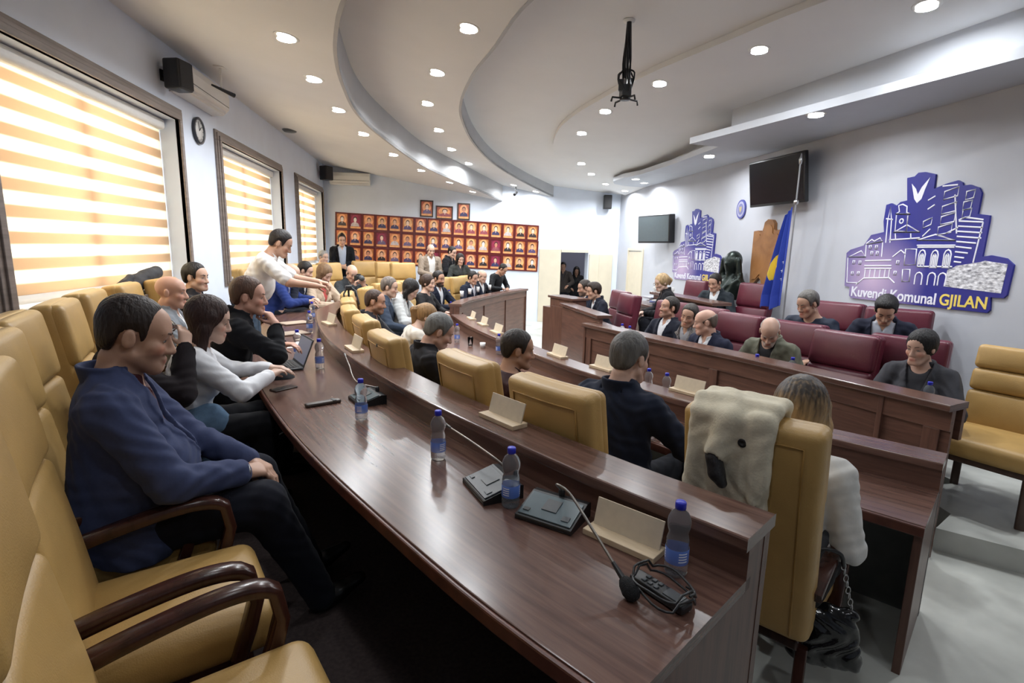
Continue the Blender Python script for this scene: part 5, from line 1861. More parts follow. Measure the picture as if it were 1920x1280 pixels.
PPL['d1'] = person('man in brown standing in the dim doorway', (3.625, 14.200, 1.380), (-.3, -.95), floor=-0.30, s=.95, h=.011, stand=True, lean=2, skin=S3, hair='short', hcol=BLK, jacket=(.05, .04, .035), shirt=(.05, .04, .04))
PPL['d2'] = person('woman with long dark hair standing in the dim doorway', (4.066, 14.400, 1.261), (-.2, -.98), floor=-0.30, s=.90, h=.011, stand=True, lean=2, skin=S3, hair='long', hcol=BLK, hlen=.18, woman=True, jacket=(.02, .018, .02), shirt=(.02, .02, .02))

bust_mesh().build('figure', MBZ, bs)

# ================================================================== signs on the presidium wall
M_SIGN, nt, b = nodemat('sign_blue_print')
tc = nt.nodes.new('ShaderNodeTexCoord')
mp = nt.nodes.new('ShaderNodeMapping')
mp.inputs['Location'].default_value = (.72, .74, 0)
mp.inputs['Scale'].default_value = (1.55, 1.9, 0)
gr = nt.nodes.new('ShaderNodeTexGradient')
gr.gradient_type = 'SPHERICAL'
mx = nt.nodes.new('ShaderNodeMix')
mx.data_type = 'RGBA'
mx.inputs['A'].default_value = (0.018, 0.021, 0.225, 1)
mx.inputs['B'].default_value = (0.52, 0.40, 0.56, 1)
nt.links.new(tc.outputs['Object'], mp.inputs['Vector'])
nt.links.new(mp.outputs['Vector'], gr.inputs['Vector'])
nt.links.new(gr.outputs['Fac'], mx.inputs['Factor'])
nt.links.new(mx.outputs['Result'], b.inputs['Base Color'])
b.inputs['Roughness'].default_value = 0.4
M_INK = plain('sign_white_ink', (.74, .74, .82), .5, noise=.03)
M_STONE = plain('sign_stone_print', (.55, .55, .66), .5, noise=.75, nscale=26, stretch=(1, 2.2, 1))
M_GOLD = plain('sign_yellow_ink', (.80, .62, .12), .5, noise=.03)
OUT = [(-0.845, -0.491), (-0.879, -0.114), (-0.827, -0.076), (-0.646, -0.028), (-0.563, 0.085), (-0.401, 0.113), (-0.426, 0.224), (-0.421, 0.395), (-0.359, 0.408), (-0.293, 0.376), (-0.251, 0.412), (-0.174, 0.421), (-0.213, 0.645), (-0.129, 0.650), (-0.093, 0.681), (-0.019, 0.678), (0.097, 0.642), (0.102, 0.507), (0.234, 0.544), (0.331, 0.559), (0.375, 0.535), (0.385, 0.507), (0.450, 0.507), (0.536, 0.472), (0.565, 0.424), (0.562, 0.245), (0.668, 0.226), (0.672, 0.175), (0.666, -0.127), (0.740, -0.113), (0.865, -0.136), (0.933, -0.190), (0.921, -0.442), (0.900, -0.470), (0.795, -0.472), (0.809, -0.580), (0.791, -0.608), (-0.719, -0.623), (-0.759, -0.600), (-0.767, -0.502)]
LN = []


def ln(*p, c=False):
    LN.append((list(p), c))


def shift(P, dx, dy):
    return [(x + dx, y + dy) for x, y in P]


ln((-0.357, -0.000), (-0.372, 0.237), (-0.360, 0.366), (-0.325, 0.235), (-0.304, -0.001))
ln((-0.396, 0.251), (-0.309, 0.237))
ln((-0.262, 0.377), (-0.216, 0.386), (-0.163, 0.361), (-0.156, 0.301), (-0.112, 0.281), (-0.286, 0.294), (-0.243, 0.315), c=True)
ln((-0.273, 0.281), (-0.263, 0.122), (-0.127, 0.112), (-0.137, 0.270))
ln(*[((-0.203, 0.217)[0] + .022 * math.cos(k * PI / 6), (-0.203, 0.217)[1] + .022 * math.sin(k * PI / 6)) for k in range(12)], c=True)
ln((-0.279, 0.107), (-0.132, 0.178), (0.026, 0.102), c=True)
ln((-0.320, 0.028), (0.034, 0.044))
ln((-0.255, 0.094), (-0.241, 0.033))
ln((-0.074, 0.090), (-0.063, 0.037))
ln((-0.839, -0.158), (-0.667, -0.086), (-0.591, -0.153), c=True)
ln((-0.847, -0.168), (-0.816, -0.450), (-0.637, -0.445))
W1 = [(-.014, -.020), (.014, -.020), (.014, .020), (-.014, .020)]
for q in ((-0.752, -0.217), (-0.663, -0.218), (-0.752, -0.343), (-0.666, -0.339), (-0.550, -0.048), (-0.468, -0.048), (-0.518, -0.112), (-0.445, -0.112), (-0.174, -0.203), (-0.188, -0.312)):
    ln(*shift(W1, *q), c=True)
ln((-0.608, -0.005), (-0.542, 0.036), (-0.507, 0.017), (-0.438, 0.051), (-0.397, 0.013), (-0.615, -0.015), c=True)
ln((-0.610, -0.018), (-0.598, -0.160))
ln((-0.395, 0.003), (-0.384, -0.149))
ln((-0.596, -0.196), (-0.258, -0.181))
ln((-0.595, -0.251), (-0.245, -0.238))
ln((-0.589, -0.282), (-0.240, -0.267))
for q in ((-0.575, -0.291), (-0.508, -0.288), (-0.443, -0.285), (-0.377, -0.283), (-0.314, -0.280), (-0.260, -0.278)):
    ln(q, (q[0], q[1] - .085))
ln((-0.676, -0.465), (-0.583, -0.388), (-0.252, -0.365), (-0.178, -0.414))
ln((-0.246, -0.146), (-0.157, -0.077), (-0.097, -0.119))
ln((-0.107, -0.065), (0.019, -0.064), (0.030, -0.218), (-0.096, -0.225), c=True)
ln((0.005, 0.024), (0.195, 0.075), (0.400, 0.017), c=True)
ln((0.016, -0.029), (0.408, -0.029))
ln((0.025, -0.047), (0.403, -0.046))
AR = [(-.034, -.115), (-.034, .01), (-.022, .04), (0, .052), (.022, .04), (.034, .01), (.034, -.115)]
for q in ((0.088, -0.124), (0.222, -0.126), (0.349, -0.121)):
    ln(*shift(AR, *q), c=True)
    ln(*shift([(x * .5, y * .62 - .02) for x, y in AR], *q))
    ln((q[0], q[1] + .02), (q[0], q[1] - .10))
ln((0.050, -0.235), (0.411, -0.224))
for q in ((0.088, -0.329), (0.226, -0.326), (0.333, -0.323)):
    ln(*shift([(x * 1.1, y * .72) for x, y in AR], *q))
ln((-0.106, -0.271), (-0.020, -0.267), (-0.008, -0.387), (-0.093, -0.393), c=True)
BLK_ = [(-.066, .012), (.066, .042), (.066, -.038), (-.066, -.062)]
for q in ((0.286, 0.457), (0.287, 0.322), (0.292, 0.226), (0.279, 0.130)):
    ln(*shift(BLK_, *q), c=True)
ln((0.190, 0.521), (0.338, 0.519))
ln((0.325, 0.434), (0.401, 0.079))
ln((0.061, 0.402), (0.132, 0.437))
ln((0.072, 0.316), (0.139, 0.356))
ln((0.047, 0.203), (0.134, 0.234), (0.132, 0.171), (0.052, 0.138), c=True)
ln((0.060, 0.058), (0.132, 0.128))
BL2 = [(-.04, .03), (.035, .04), (.03, -.03), (-.04, -.045)]
for q in ((0.472, 0.420), (0.461, 0.329), (0.467, 0.257)):
    ln(*shift(BL2, *q), c=True)
for a_, b_ in (((0.403, 0.190), (0.624, 0.171)), ((0.404, 0.144), (0.629, 0.125)), ((0.406, 0.098), (0.630, 0.079)), ((0.408, 0.052), (0.631, 0.033)), ((0.411, 0.006), (0.594, -0.011)), ((0.413, -0.040), (0.562, -0.056)), ((0.416, -0.087), (0.536, -0.099)), ((0.418, -0.133), (0.509, -0.142)), ((0.420, -0.177), (0.489, -0.183))):
    ln(a_, b_)
ln((0.401, 0.200), (0.459, 0.221), (0.623, 0.192))
ln((0.624, 0.171), (0.597, -0.181))
ln((0.299, 0.082), (0.406, 0.133))
STONE = [(0.413, -0.238), (0.452, -0.213), (0.649, -0.176), (0.698, -0.161), (0.888, -0.185), (0.875, -0.431), (0.358, -0.409), (0.372, -0.251)]
VEE = [(-0.147, 0.582), (-0.091, 0.527), (-0.061, 0.469), (-0.027, 0.538), (0.047, 0.622), (0.012, 0.516), (-0.013, 0.422), (-0.056, 0.385), (-0.094, 0.429)]


def wall_sign(y0, z0, label):
    e = empty('wall_sign', (0, 0, 0), 0, label, 'sign')
    e.matrix_world = Matrix(((0, 0, -1, XR), (-1, 0, 0, y0), (0, 1, 0, z0), (0, 0, 0, 1)))
    MB().prism(OUT, 0.0, 0.018).build('backing', M_SIGN, e, bevel=0.003)
    mb = MB()
    for P, c in LN:
        mb.tube([(x, y, 0.0195) for x, y in P], 0.006, 6, 0, c, flat=(0.0072, 0.0022))
    mb.build('line_drawing', M_INK, e)
    MB().prism(STONE, 0.018, 0.0205).build('stone_wall_print', M_STONE, e)
    MB().prism(VEE, 0.018, 0.0205).build('eagle_print', M_INK, e)
    for txt, mat, p0, p1, nm in (('Kuvendi Komunal', M_INK, (-0.728, -0.596), (0.304, -0.588), 'lettering'), ('GJILAN', M_GOLD, (0.343, -0.584), (0.778, -0.576), 'town_lettering')):
        cu = bpy.data.curves.new(nm, 'FONT')
        cu.body = txt
        cu.size = 0.1
        cu.extrude = 0.0015
        cu.offset = 0.0020
        to = bpy.data.objects.new(nm + '_curve', cu)
        COL.objects.link(to)
        dg = bpy.context.evaluated_depsgraph_get()
        me = bpy.data.meshes.new_from_object(to.evaluated_get(dg))
        bpy.data.objects.remove(to)
        xs = [v.co.x for v in me.vertices]
        ys = [v.co.y for v in me.vertices if True]
        wdt = math.hypot(p1[0] - p0[0], p1[1] - p0[1])
        sx = wdt / (max(xs) - min(xs))
        an = math.atan2(p1[1] - p0[1], p1[0] - p0[0])
        o = bpy.data.objects.new(nm, me)
        COL.objects.link(o)
        me.materials.clear()
        me.materials.append(mat)
        o.parent = e
        o.scale = (sx, sx * 1.05, 1)
        o.rotation_euler = (0, 0, an)
        o.location = (p0[0] - min(xs) * sx, p0[1], 0.0195)
    return e


wall_sign(4.65, 2.0, 'large blue cut-out town sign with white building drawings and yellow lettering, near the visitor chair')
wall_sign(9.13, 1.95, 'matching blue cut-out town sign further along the wall, partly behind the bronze bust')

# ================================================================== flag
fl = empty('flag', (4.42, 6.0, DAIS), 0, 'blue flag with a yellow shape and white stars hanging on a tall pole', 'flag')
MB().lathe([(0.0001, 0), (.17, 0), (.17, .02), (.05, .05), (.03, .12), (.0001, .12)], 24).build('base', M_DGREY, fl)
MB().tube([(0, 0, .05), (0, 0, 2.78)], .010, 10).build('pole', plain('flag_pole_metal', (.28, .28, .29), .4, .6), fl)
MB().lathe([(.0001, 2.30), (.022, 2.31), (.03, 2.335), (.022, 2.36), (.0001, 2.37)], 14).build('ball', M_STEEL, fl)
MB().lathe([(.0001, 2.77), (.016, 2.78), (.022, 2.83), (.006, 2.90), (.0001, 2.905)], 14).build('finial', M_STEEL, fl)
NU, NV = 44, 90
vs, fs, mi, pol = [], [], [], []


def flag_pt(u, v):
    w = .035 + .26 * min(1, v * 1.15) ** .9
    z = 2.28 - 1.22 * v - .10 * u * (1 - .3 * v) + .03 * math.sin(u * 9) * v
    y = u * w + .012
    x = -.03 - .055 * math.sin(u * 14 + 1.2 * v) * (.25 + v) * (.4 + .6 * u) - .05 * u
    return (x, y, z)


def star(cu, cv, r):
    return [(cu + r * (1 if k % 2 == 0 else .42) * math.sin(k * PI / 5) * 2.3, cv - r * (1 if k % 2 == 0 else .42) * math.cos(k * PI / 5)) for k in range(10)]


def inside(P, x, y):
    c = False
    for i in range(len(P)):
        (x1, y1), (x2, y2) = P[i], P[i - 1]
        if (y1 > y) != (y2 > y) and x < (x2 - x1) * (y - y1) / (y2 - y1) + x1:
            c = not c
    return c


YEL = [(.58, .44), (.72, .40), (.86, .44), (.95, .52), (.97, .62), (.86, .71), (.70, .69), (.58, .62), (.50, .55)]
STARS = [star(.25, .44, .026), star(.31, .53, .026), star(.31, .62, .026), star(.29, .71, .026), star(.20, .37, .022), star(.20, .78, .022)]
mb = MB()
NU, NV = 100, 200
for j in range(NV + 1):
    for i in range(NU + 1):
        vs.append(flag_pt(i / NU, j / NV))
fx = []
for j in range(NV):
    for i in range(NU):
        f_ = (j * (NU + 1) + i, j * (NU + 1) + i + 1, (j + 1) * (NU + 1) + i + 1, (j + 1) * (NU + 1) + i)
        u_, v_ = (i + .5) / NU, (j + .5) / NV
        fs.append(f_)
        mi.append(1 if inside(YEL, u_, v_) else 2 if any(inside(S, u_, v_) for S in STARS) else 0)
mb.add(vs, fs, 0, None, True)
mb.m = mi
o = mb.build('cloth', [plain('flag_blue', (.012, .035, .28), .65, bump=.15, bscale=90), plain('flag_yellow', (.72, .52, .05), .65), plain('flag_white', (.75, .75, .78), .65)], fl)
so = o.modifiers.new('Solidify', 'SOLIDIFY')
so.thickness = 0.003

# ================================================================== bottles and glasses
M_WATER = clear('bottled_water', (0.88, 0.94, 1.0), 0.03, 1.12)
M_WATER.node_tree.nodes['Principled BSDF'].inputs['Transmission Weight'].default_value = 0.93
M_CAP = plain('blue_cap', (.018, .025, .48), .35, noise=.05)
M_LABEL, nt, b = nodemat('bottle_label')
b.inputs['Base Color'].default_value = (.13, .26, .78, 1)
b.inputs['Roughness'].default_value = .3
b.inputs['Alpha'].default_value = .72
M_PRINT = plain('label_print', (.80, .82, .9), .4)
BP = [(.0001, .003), (.022, .0), (.029, .003), (.0325, .012), (.0312, .018), (.0325, .024), (.0325, .03), (.0315, .034), (.0322, .04), (.0322, .086), (.0308, .090), (.0320, .095), (.0308, .100), (.0316, .105), (.030, .114), (.0262, .126), (.0275, .134), (.0315, .146), (.0328, .158), (.0312, .172), (.0245, .187), (.0150, .196), (.0128, .199), (.0128, .206), (.0001, .206)]


def bottle_proto():
    e = empty('water_bottle', (0, 0, 0), 0, 'x', 'bottle')
    MB().lathe(BP, 24, cap=False).build('body', M_WATER, e)
    mb = MB()
    mb.lathe([(.0327, .042), (.0330, .043), (.0330, .085), (.0327, .086)], 24, cap=False)
    for k in range(4):
        for a0 in (0.2, 2.3, 4.4):
            zz = .052 + .008 * k
            A = [a0 + .13 * i for i in range(7)]
            vv = [(.0333 * math.cos(a), .0333 * math.sin(a), zz) for a in A] + [(.0333 * math.cos(a), .0333 * math.sin(a), zz + .0035) for a in A]
            mb.add(vv, [(i, i + 1, 8 + i, 7 + i) for i in range(6)], 1)
    mb.build('label', [M_LABEL, M_PRINT], e)
    MB().lathe([(.0140, .200), (.0152, .201), (.0152, .218), (.0138, .2215), (.0001, .2215)], 24).build('cap', M_CAP, e)
    return e


bot = bottle_proto()
BM = childmap_of(bot)
bfirst = [True]


def bottle(p, z, label, group, rz=0.0):
    if bfirst[0]:
        o = bot
        bfirst[0] = False
    else:
        o = copy_tree(bot, BM)
    o.location = (p[0], p[1], z)
    o.rotation_euler = (0, 0, rz)
    o['label'] = label
    o['group'] = group
    return o


GB = 'water bottles on the outer desk'
for k, (p, lab) in enumerate([((0.692, 1.279, 0.950), 'closest blue-capped water bottle, beside the black handset'), ((0.280, 1.727, 0.950), 'blue-capped water bottle between the two black microphone bases'), ((0.031, 2.174, 0.950), 'blue-capped water bottle standing alone on the bare middle of the outer desk'), ((-0.362, 2.750, 0.950), 'blue-capped water bottle in front of the third microphone base'), ((-0.812, 3.976, 0.950), 'blue-capped water bottle beside the open laptop'), ((-1.069, 4.416, 0.950), 'blue-capped water bottle behind the laptop screen'), ((-1.246, 5.683, 0.950), 'blue-capped water bottle past the brown folders'), ((-1.405, 6.578, 0.950), 'farthest bottle of the outer desk, by the hands of the man in the polo shirt')]):
    bottle(p, .95, lab, GB, k * 1.3)
GI = 'water bottles on the inner desk'
for k, (p, lab) in enumerate([((0.316, 6.224, 0.735), 'water bottle on the inner desk before the grey-haired man in charcoal'), ((0.723, 5.470, 0.735), 'water bottle beside the dark-haired man hidden to the ears'), ((1.689, 3.786, 0.735), 'water bottle just past the shoulder of the grey-haired man in dark blue'), ((1.766, 3.633, 0.735), 'water bottle behind the card holder next to the man in dark blue'), ((0.339, 8.791, 0.735), 'water bottle at the far bend of the inner desk')]):
    bottle(p, .735, lab, GI, k)
GP = 'water bottles on the presidium desk'
for k, (p, lab) in enumerate([((2.731, 3.979, 1.020), 'water bottle in front of the white-haired man'), ((2.958, 3.837, 1.020), 'water bottle between the white-haired man and the empty burgundy chair'), ((3.376, 3.003, 1.020), 'water bottle before the woman in the grey suit'), ((2.204, 5.767, 1.020), 'first of two water bottles near the speaker, nearer the desk wing'), ((2.230, 5.599, 1.020), 'second of two water bottles near the speaker, nearer the man looking up')]):
    bottle(p, .80, lab, GP, k)
GC = 'water bottles on the short curved desk'
for k, (p, lab) in enumerate([((0.343, 9.661, 0.860), 'water bottle before the bearded man'), ((0.706, 10.734, 0.860), 'water bottle before the man in navy on the short curved desk')]):
    bottle(p, .86, lab, GC, k)

M_GL = clear('drinking_glass', (.97, .985, 1.0), .01, 1.25)


def tumbler(name, loc, label, cat, rot=(0, 0, 0), mat=None, group=None, h=.10, r=.034):
    e = empty(name, loc, 0, label, cat, group, rot=rot)
    MB().lathe([(.0001, 0), (r * .80, 0), (r, h), (r - .003, h), (r * .78, .006), (.0001, .006)], 22, cap=False).build('wall', mat or M_GL, e)
    return e


tumbler('drinking_glass', (0.458, 5.976, 0.735), 'clear glass beside the bottle before the man in charcoal', 'glass')
M_CUP = plain('white_paper_cup', (.75, .75, .75), .5, noise=.02)
for k, (p, lab) in enumerate([((0.550, 9.227, 1.000), 'white paper cup on the short curved desk, nearest the bearded man'), ((0.731, 9.772, 1.000), 'white paper cup on the short curved desk in front of the man in navy'), ((0.924, 10.260, 1.000), 'white paper cup on the short curved desk in front of the balding man'), ((1.216, 10.811, 1.000), 'white paper cup on the short curved desk, nearest the man with bowed head')]):
    tumbler('paper_cup', (p[0], p[1], 1.0), lab, 'cup', mat=M_CUP, group='paper cups on the short curved desk')
tumbler('paper_cup', (0.587, 5.839, 0.735), 'white paper cup on the inner desk beside the bottles', 'cup', mat=M_CUP, h=.06)

# ================================================================== card holders
M_PALEW = wood('pale_board_wood', (.52, .40, .26), (.66, .53, .37), .45, (3, 20, 20), 'Object')
M_CARD = plain('pale_card', (.62, .53, .40), .55, noise=.05, nscale=30)


def holder_proto():
    e = empty('name_card_holder', (0, 0, 0), 0, 'x', 'name card holder')
    MB().box((0, 0, .010), (.25, .085, .020)).build('base', M_PALEW, e, bevel=.002)
    T = Matrix.Translation((0, .012, .018)) @ Matrix.Rotation(math.radians(-16), 4, 'X')
    MB().box((0, 0, .045), (.235, .006, .09), 0, 0, T).build('card', M_CARD, e, bevel=.001)
    return e


hold = holder_proto()
HM = childmap_of(hold)
hfirst = [True]


def holder(p, z, rz, label, group):
    if hfirst[0]:
        o = hold
        hfirst[0] = False
    else:
        o = copy_tree(hold, HM)
    o.location = (p[0], p[1], z)
    o.rotation_euler = (0, 0, rz)
    o['label'] = label
    o['group'] = group


def tang(path, p):
    P = spline(path, 60)
    i = min(range(1, len(P) - 1), key=lambda k: (P[k][0] - p[0]) ** 2 + (P[k][1] - p[1]) ** 2)
    return math.atan2(P[i - 1][1] - P[i + 1][1], P[i - 1][0] - P[i + 1][0])


for p, z, da, lab in [((0.320, 2.256, 1.085), 1.085, 0, 'pale wooden card holder alone on the ledge of the outer desk, behind the empty-looking chair back'), ((0.597, 1.446, 0.950), .95, .06, 'pale wooden card holder lying on the desk top beside the closest bottle'), ((-0.563, 3.978, 1.085), 1.085, 0, 'pale wooden card holder on the ledge opposite the laptop'), ((-0.979, 5.298, 1.085), 1.085, .2, 'pale wooden card holder on the far ledge by the brown folders')]:
    holder(p, z, tang(LEDGE_A, p) + da, ' '.join(lab.split()[:16]), 'card holders on the outer desk')
for p, z, lab in [((1.783, 3.341, 0.880), .88, 'card holder on the inner ledge beside the woman with dark-to-blonde hair'), ((1.420, 4.105, 0.880), .88, 'card holder on the inner ledge hidden by the head of the man in dark blue'), ((1.162, 4.641, 0.880), .88, 'card holder on the inner ledge next to the dark-haired head'), ((0.763, 6.001, 0.880), .88, 'first card holder of the far three on the inner ledge'), ((0.664, 6.642, 0.880), .88, 'second card holder of the far three on the inner ledge'), ((0.563, 7.199, 0.880), .88, 'third card holder of the far three, nearest the short curved desk')]:
    holder(p, z, tang(LEDGE_B, p), lab, 'card holders on the inner desk')

# ================================================================== microphones
M_PANEL = plain('mic_panel_grey', (.10, .135, .15), .25, noise=.05)
M_NECK = plain('gooseneck_metal', (.24, .22, .20), .35, .8)
M_FOAM = plain('mic_foam', (.012, .012, .013), .95, noise=.4, nscale=200, bump=.8, bscale=400)


def mic(loc, rz, neck, label, foam=True, pm_=None):
    e = empty('conference_microphone', loc, rz, label, 'microphone')
    # wedge body: low at the front (-y), high at the back
    mb = MB()
    poly = [(-.085, 0), (.075, 0), (.075, .052), (.045, .056), (-.085, .018)]
    M = Matrix(((0, 0, 1, 0), (1, 0, 0, 0), (0, 1, 0, 0), (0, 0, 0, 1)))
    mb.prism(poly, -.105, .105, 0, M)
    mb.build('base', M_BLACK, e, bevel=.006)
    T = Matrix.Translation((0, -.022, .0385)) @ Matrix.Rotation(math.atan2(.038, .13), 4, 'X')
    MB().box((0, 0, 0), (.195, .115, .006), 0, 0, T).build('panel', pm_ or M_PANEL, e, bevel=.002)
    MB().box((0, .01, .004), (.055, .055, .004), 0, 0, T).build('display', M_DGREY, e)
    MB().box((-.075, -.035, .004), (.022, .014, .005), 0, 0, T).build('button', M_BLACK, e)
    MB().box((.07, -.03, .004), (.026, .022, .004), 0, 0, T).build('speaker_slot', M_DGREY, e)
    MB().lathe([(.012, 0), (.012, .02), (.008, .03), (.0001, .03)], 12, (0, .058, .052)).build('socket', M_BLACK, e)
    P = spline([(0, .058, .075)] + neck, 30)
    MB().tube(P, .0042, 8).build('gooseneck', M_NECK, e)
    a, b_ = Vector(P[-2]), Vector(P[-1])
    d = (b_ - a).normalized()
    MB().tube([b_ - d * .002, b_ + d * .055], .0085, 10, rs=[.006, .009]).build('head', M_BLACK, e)
    if foam:
        q = d.to_track_quat('Z', 'Y').to_matrix().to_4x4()
        T2 = Matrix.Translation(b_ + d * .05) @ q
        MB().lathe([(.0001, -.006), (.012, -.005), (.020, .008), (.0245, .028), (.0215, .046), (.011, .057), (.0001, .059)], 16, M=T2).build('foam_cap', M_FOAM, e)
    return e


def rel(base, rz, p):
    dx, dy = p[0] - base[0], p[1] - base[1]
    c, s_ = math.cos(-rz), math.sin(-rz)
    return (c * dx - s_ * dy, s_ * dx + c * dy, p[2] - base[2])


b1 = (0.417, 1.635, 0.950)
r1 = tang(LEDGE_A, b1) + .30
mic(b1, r1, [rel(b1, r1, (0.391, 1.507, 1.130)), rel(b1, r1, (0.421, 1.461, 1.120)), rel(b1, r1, (0.457, 1.341, 1.070)), rel(b1, r1, (0.493, 1.252, 1.015))], 'gooseneck microphone bent forward to the desk, grey base beside the card holder')
b2 = (0.234, 1.859, 0.950)
r2_ = tang(LEDGE_A, b2) - .25
mic(b2, r2_, [rel(b2, r2_, (0.242, 1.905, 1.060)), rel(b2, r2_, (0.169, 2.083, 1.060)), rel(b2, r2_, (0.088, 2.262, 1.060))], 'black microphone base behind the middle bottle, its neck laid back along the desk', False, M_DGREY)
b3 = (-0.366, 3.084, 0.950)
r3_ = tang(LEDGE_A, b3)
mic(b3, r3_, [rel(b3, r3_, (-0.436, 3.129, 1.060)), rel(b3, r3_, (-0.512, 3.386, 1.100)), rel(b3, r3_, (-0.563, 3.576, 1.120))], 'third microphone base, nearer the laptop, with an upright thin neck', False)
for p, z, lab in [((1.282, 4.323, 0.735), .735, 'dark gooseneck microphone on the inner desk behind the card holder by the dark-haired head'), ((1.945, 3.378, 0.735), .735, 'dark microphone lying on the inner desk beside the woman with dark-to-blonde hair')]:
    rr = tang(LEDGE_B, p)
    mic(p, rr, [(.02, .10, .10), (-.10, .02, .10), (-.18, -.02, .09)], lab, False)

hs = (0.602, 1.186, 0.950)
h = empty('handset', (hs[0], hs[1], .95), math.radians(-62), 'black handset with buttons lying in a coil of its own cable at the desk end', 'handset')
MB().rbox((0, 0, .016), (.175, .048, .026), .008, nr=3, nm=3).build('body', M_BLACK, h)
MB().box((.045, 0, .0295), (.05, .034, .003)).build('display', M_DGREY, h)
for i in range(3):
    for j in (-1, 1):
        MB().rbox((-.005 - .02 * i, j * .010, .030), (.013, .013, .005), .002, nr=2, nm=1).build('button', M_DGREY, h)
mb = MB()
pts = []
for k in range(60):
    a = k / 59 * 2 * PI * 2.2
    rr = .075 + .006 * math.sin(k * .9)
    pts.append((.01 + rr * math.cos(a) * 1.05, rr * math.sin(a) * .92, .012 + .018 * (1 + math.sin(a * .5 + k * .05)) + (.022 if abs(rr * math.sin(a)) < .03 else 0)))
mb.tube(pts, .0035, 7)
mb.build('cable', M_BLACK, h)

# ================================================================== laptop, phone, cases, papers
lp = (-1.088, 4.028, 0.950)
l = empty('laptop', (lp[0], lp[1], .95), heading(.90, .44), 'open black laptop used by the young woman in white', 'laptop')
M_KEY = plain('laptop_keys', (.02, .02, .022), .5)
MB().rbox((0, 0, .009), (.33, .225, .016), .006, nr=2, nm=2).build('base', M_DGREY, l)
mb = MB()
for i in range(12):
    for j in range(4):
        mb.box((-.132 + .024 * i, .015 + .021 * j, .0185), (.020, .017, .003))
mb.build('keyboard_keys', M_KEY, l)
MB().box((0, -.065, .0178), (.10, .06, .001)).build('touchpad', M_KEY, l)
T = Matrix.Translation((0, .110, .014)) @ Matrix.Rotation(math.radians(-22), 4, 'X')
s_ = MB().box((0, 0, .108), (.33, .008, .215), 0, 0, T).build('lid', M_DGREY, l, bevel=.003)
MB().box((0, -.0047, .110), (.305, .002, .185), 0, 0, T).build('screen', glow('laptop_screen', (.10, .105, .14), .6), l)

p = (-0.920, 3.400, 0.950)
ph = empty('phone', (p[0], p[1], .95), heading(.35, .94) + 1.2, 'dark phone lying near the edge of the outer desk', 'phone')
MB().rbox((0, 0, .0045), (.155, .074, .009), .004, nr=2, nm=2).build('case', plain('phone_case', (.05, .035, .03), .4), ph)
MB().box((0, 0, .0095), (.145, .066, .001)).build('screen', M_SCREEN, ph)
p = (-0.612, 3.040, 0.950)
pc = empty('leather_case', (p[0], p[1], .95), math.radians(30), 'narrow dark brown leather case on the outer desk beside the phone', 'case')
MB().rbox((0, 0, .010), (.20, .05, .020), .009, nr=3, nm=3, fn=lambda x, y, z: (x, y + .1 * x * x, z)).build('body', plain('brown_case_leather', (.05, .034, .026), .45, noise=.2), pc)
MB().box((.06, 0, .0205), (.02, .052, .003)).build('strap', M_BLACK, pc, bevel=.001)
M_PAPER = plain('paper_white', (.80, .80, .79), .6, noise=.01)
M_FOLD = plain('brown_folder_leather', (.12, .065, .045), .45, noise=.15, nscale=30)
for p, rz, w_, d_, lab, mt_, hgt in [((-1.284, 4.871, 0.950), .5, .30, .21, 'loose white sheet between the thinking man and the laptop', M_PAPER, .002), ((-1.709, 8.583, 0.960), .1, .42, .30, 'bright stack of white papers at the far end of the outer desk', M_PAPER, .02)]:
    e = empty('paper_sheet', (p[0], p[1], .95), rz, lab, 'paper')
    MB().box((0, 0, hgt / 2), (w_, d_, hgt)).build('sheet', mt_, e)
for p, rz, lab in [((-1.543, 6.308, 0.950), .7, 'brown leather folder on the outer desk, closer to the man in the polo shirt'), ((-1.404, 5.549, 0.950), .6, 'brown leather folder on the outer desk, closer to the thinking man')]:
    e = empty('folder', (p[0], p[1], .95), rz, lab, 'folder', 'brown folders on the outer desk')
    MB().rbox((0, 0, .006), (.33, .24, .012), .004, nr=2, nm=2).build('cover', M_FOLD, e)
    MB().box((0, -.001, .0128), (.30, .21, .002)).build('page', plain('beige_page', (.45, .36, .28), .5), e)

e = empty('paper_pile', (3.78, 8.38, DAIS + .83), .2, 'untidy pile of papers and files on the clerk desk', 'papers')
rnd = random.Random(3)
for k in range(9):
    cc = rnd.choice([(.75, .75, .75), (.16, .2, .42), (.7, .7, .72), (.45, .45, .5)])
    MB().box((rnd.uniform(-.08, .08), rnd.uniform(-.25, .2), .011 + .021 * k * .55), (.22, .30, .020), 0, rnd.uniform(-.6, .6)).build('sheet_bundle', plain('bundle_%d' % int(cc[0] * 99), cc, .6), e)
e = empty('paper_pile', (3.80, 8.15, 1.195), .1, 'small stack of white papers on the high bench', 'papers')
for k in range(4):
    MB().box((.0, .02 * (k % 2), .01 + .02 * k), (.20, .28, .02), 0, .1 * k).build('sheet_bundle', M_PAPER, e)
p = (-1.191, 9.922, 1.020)
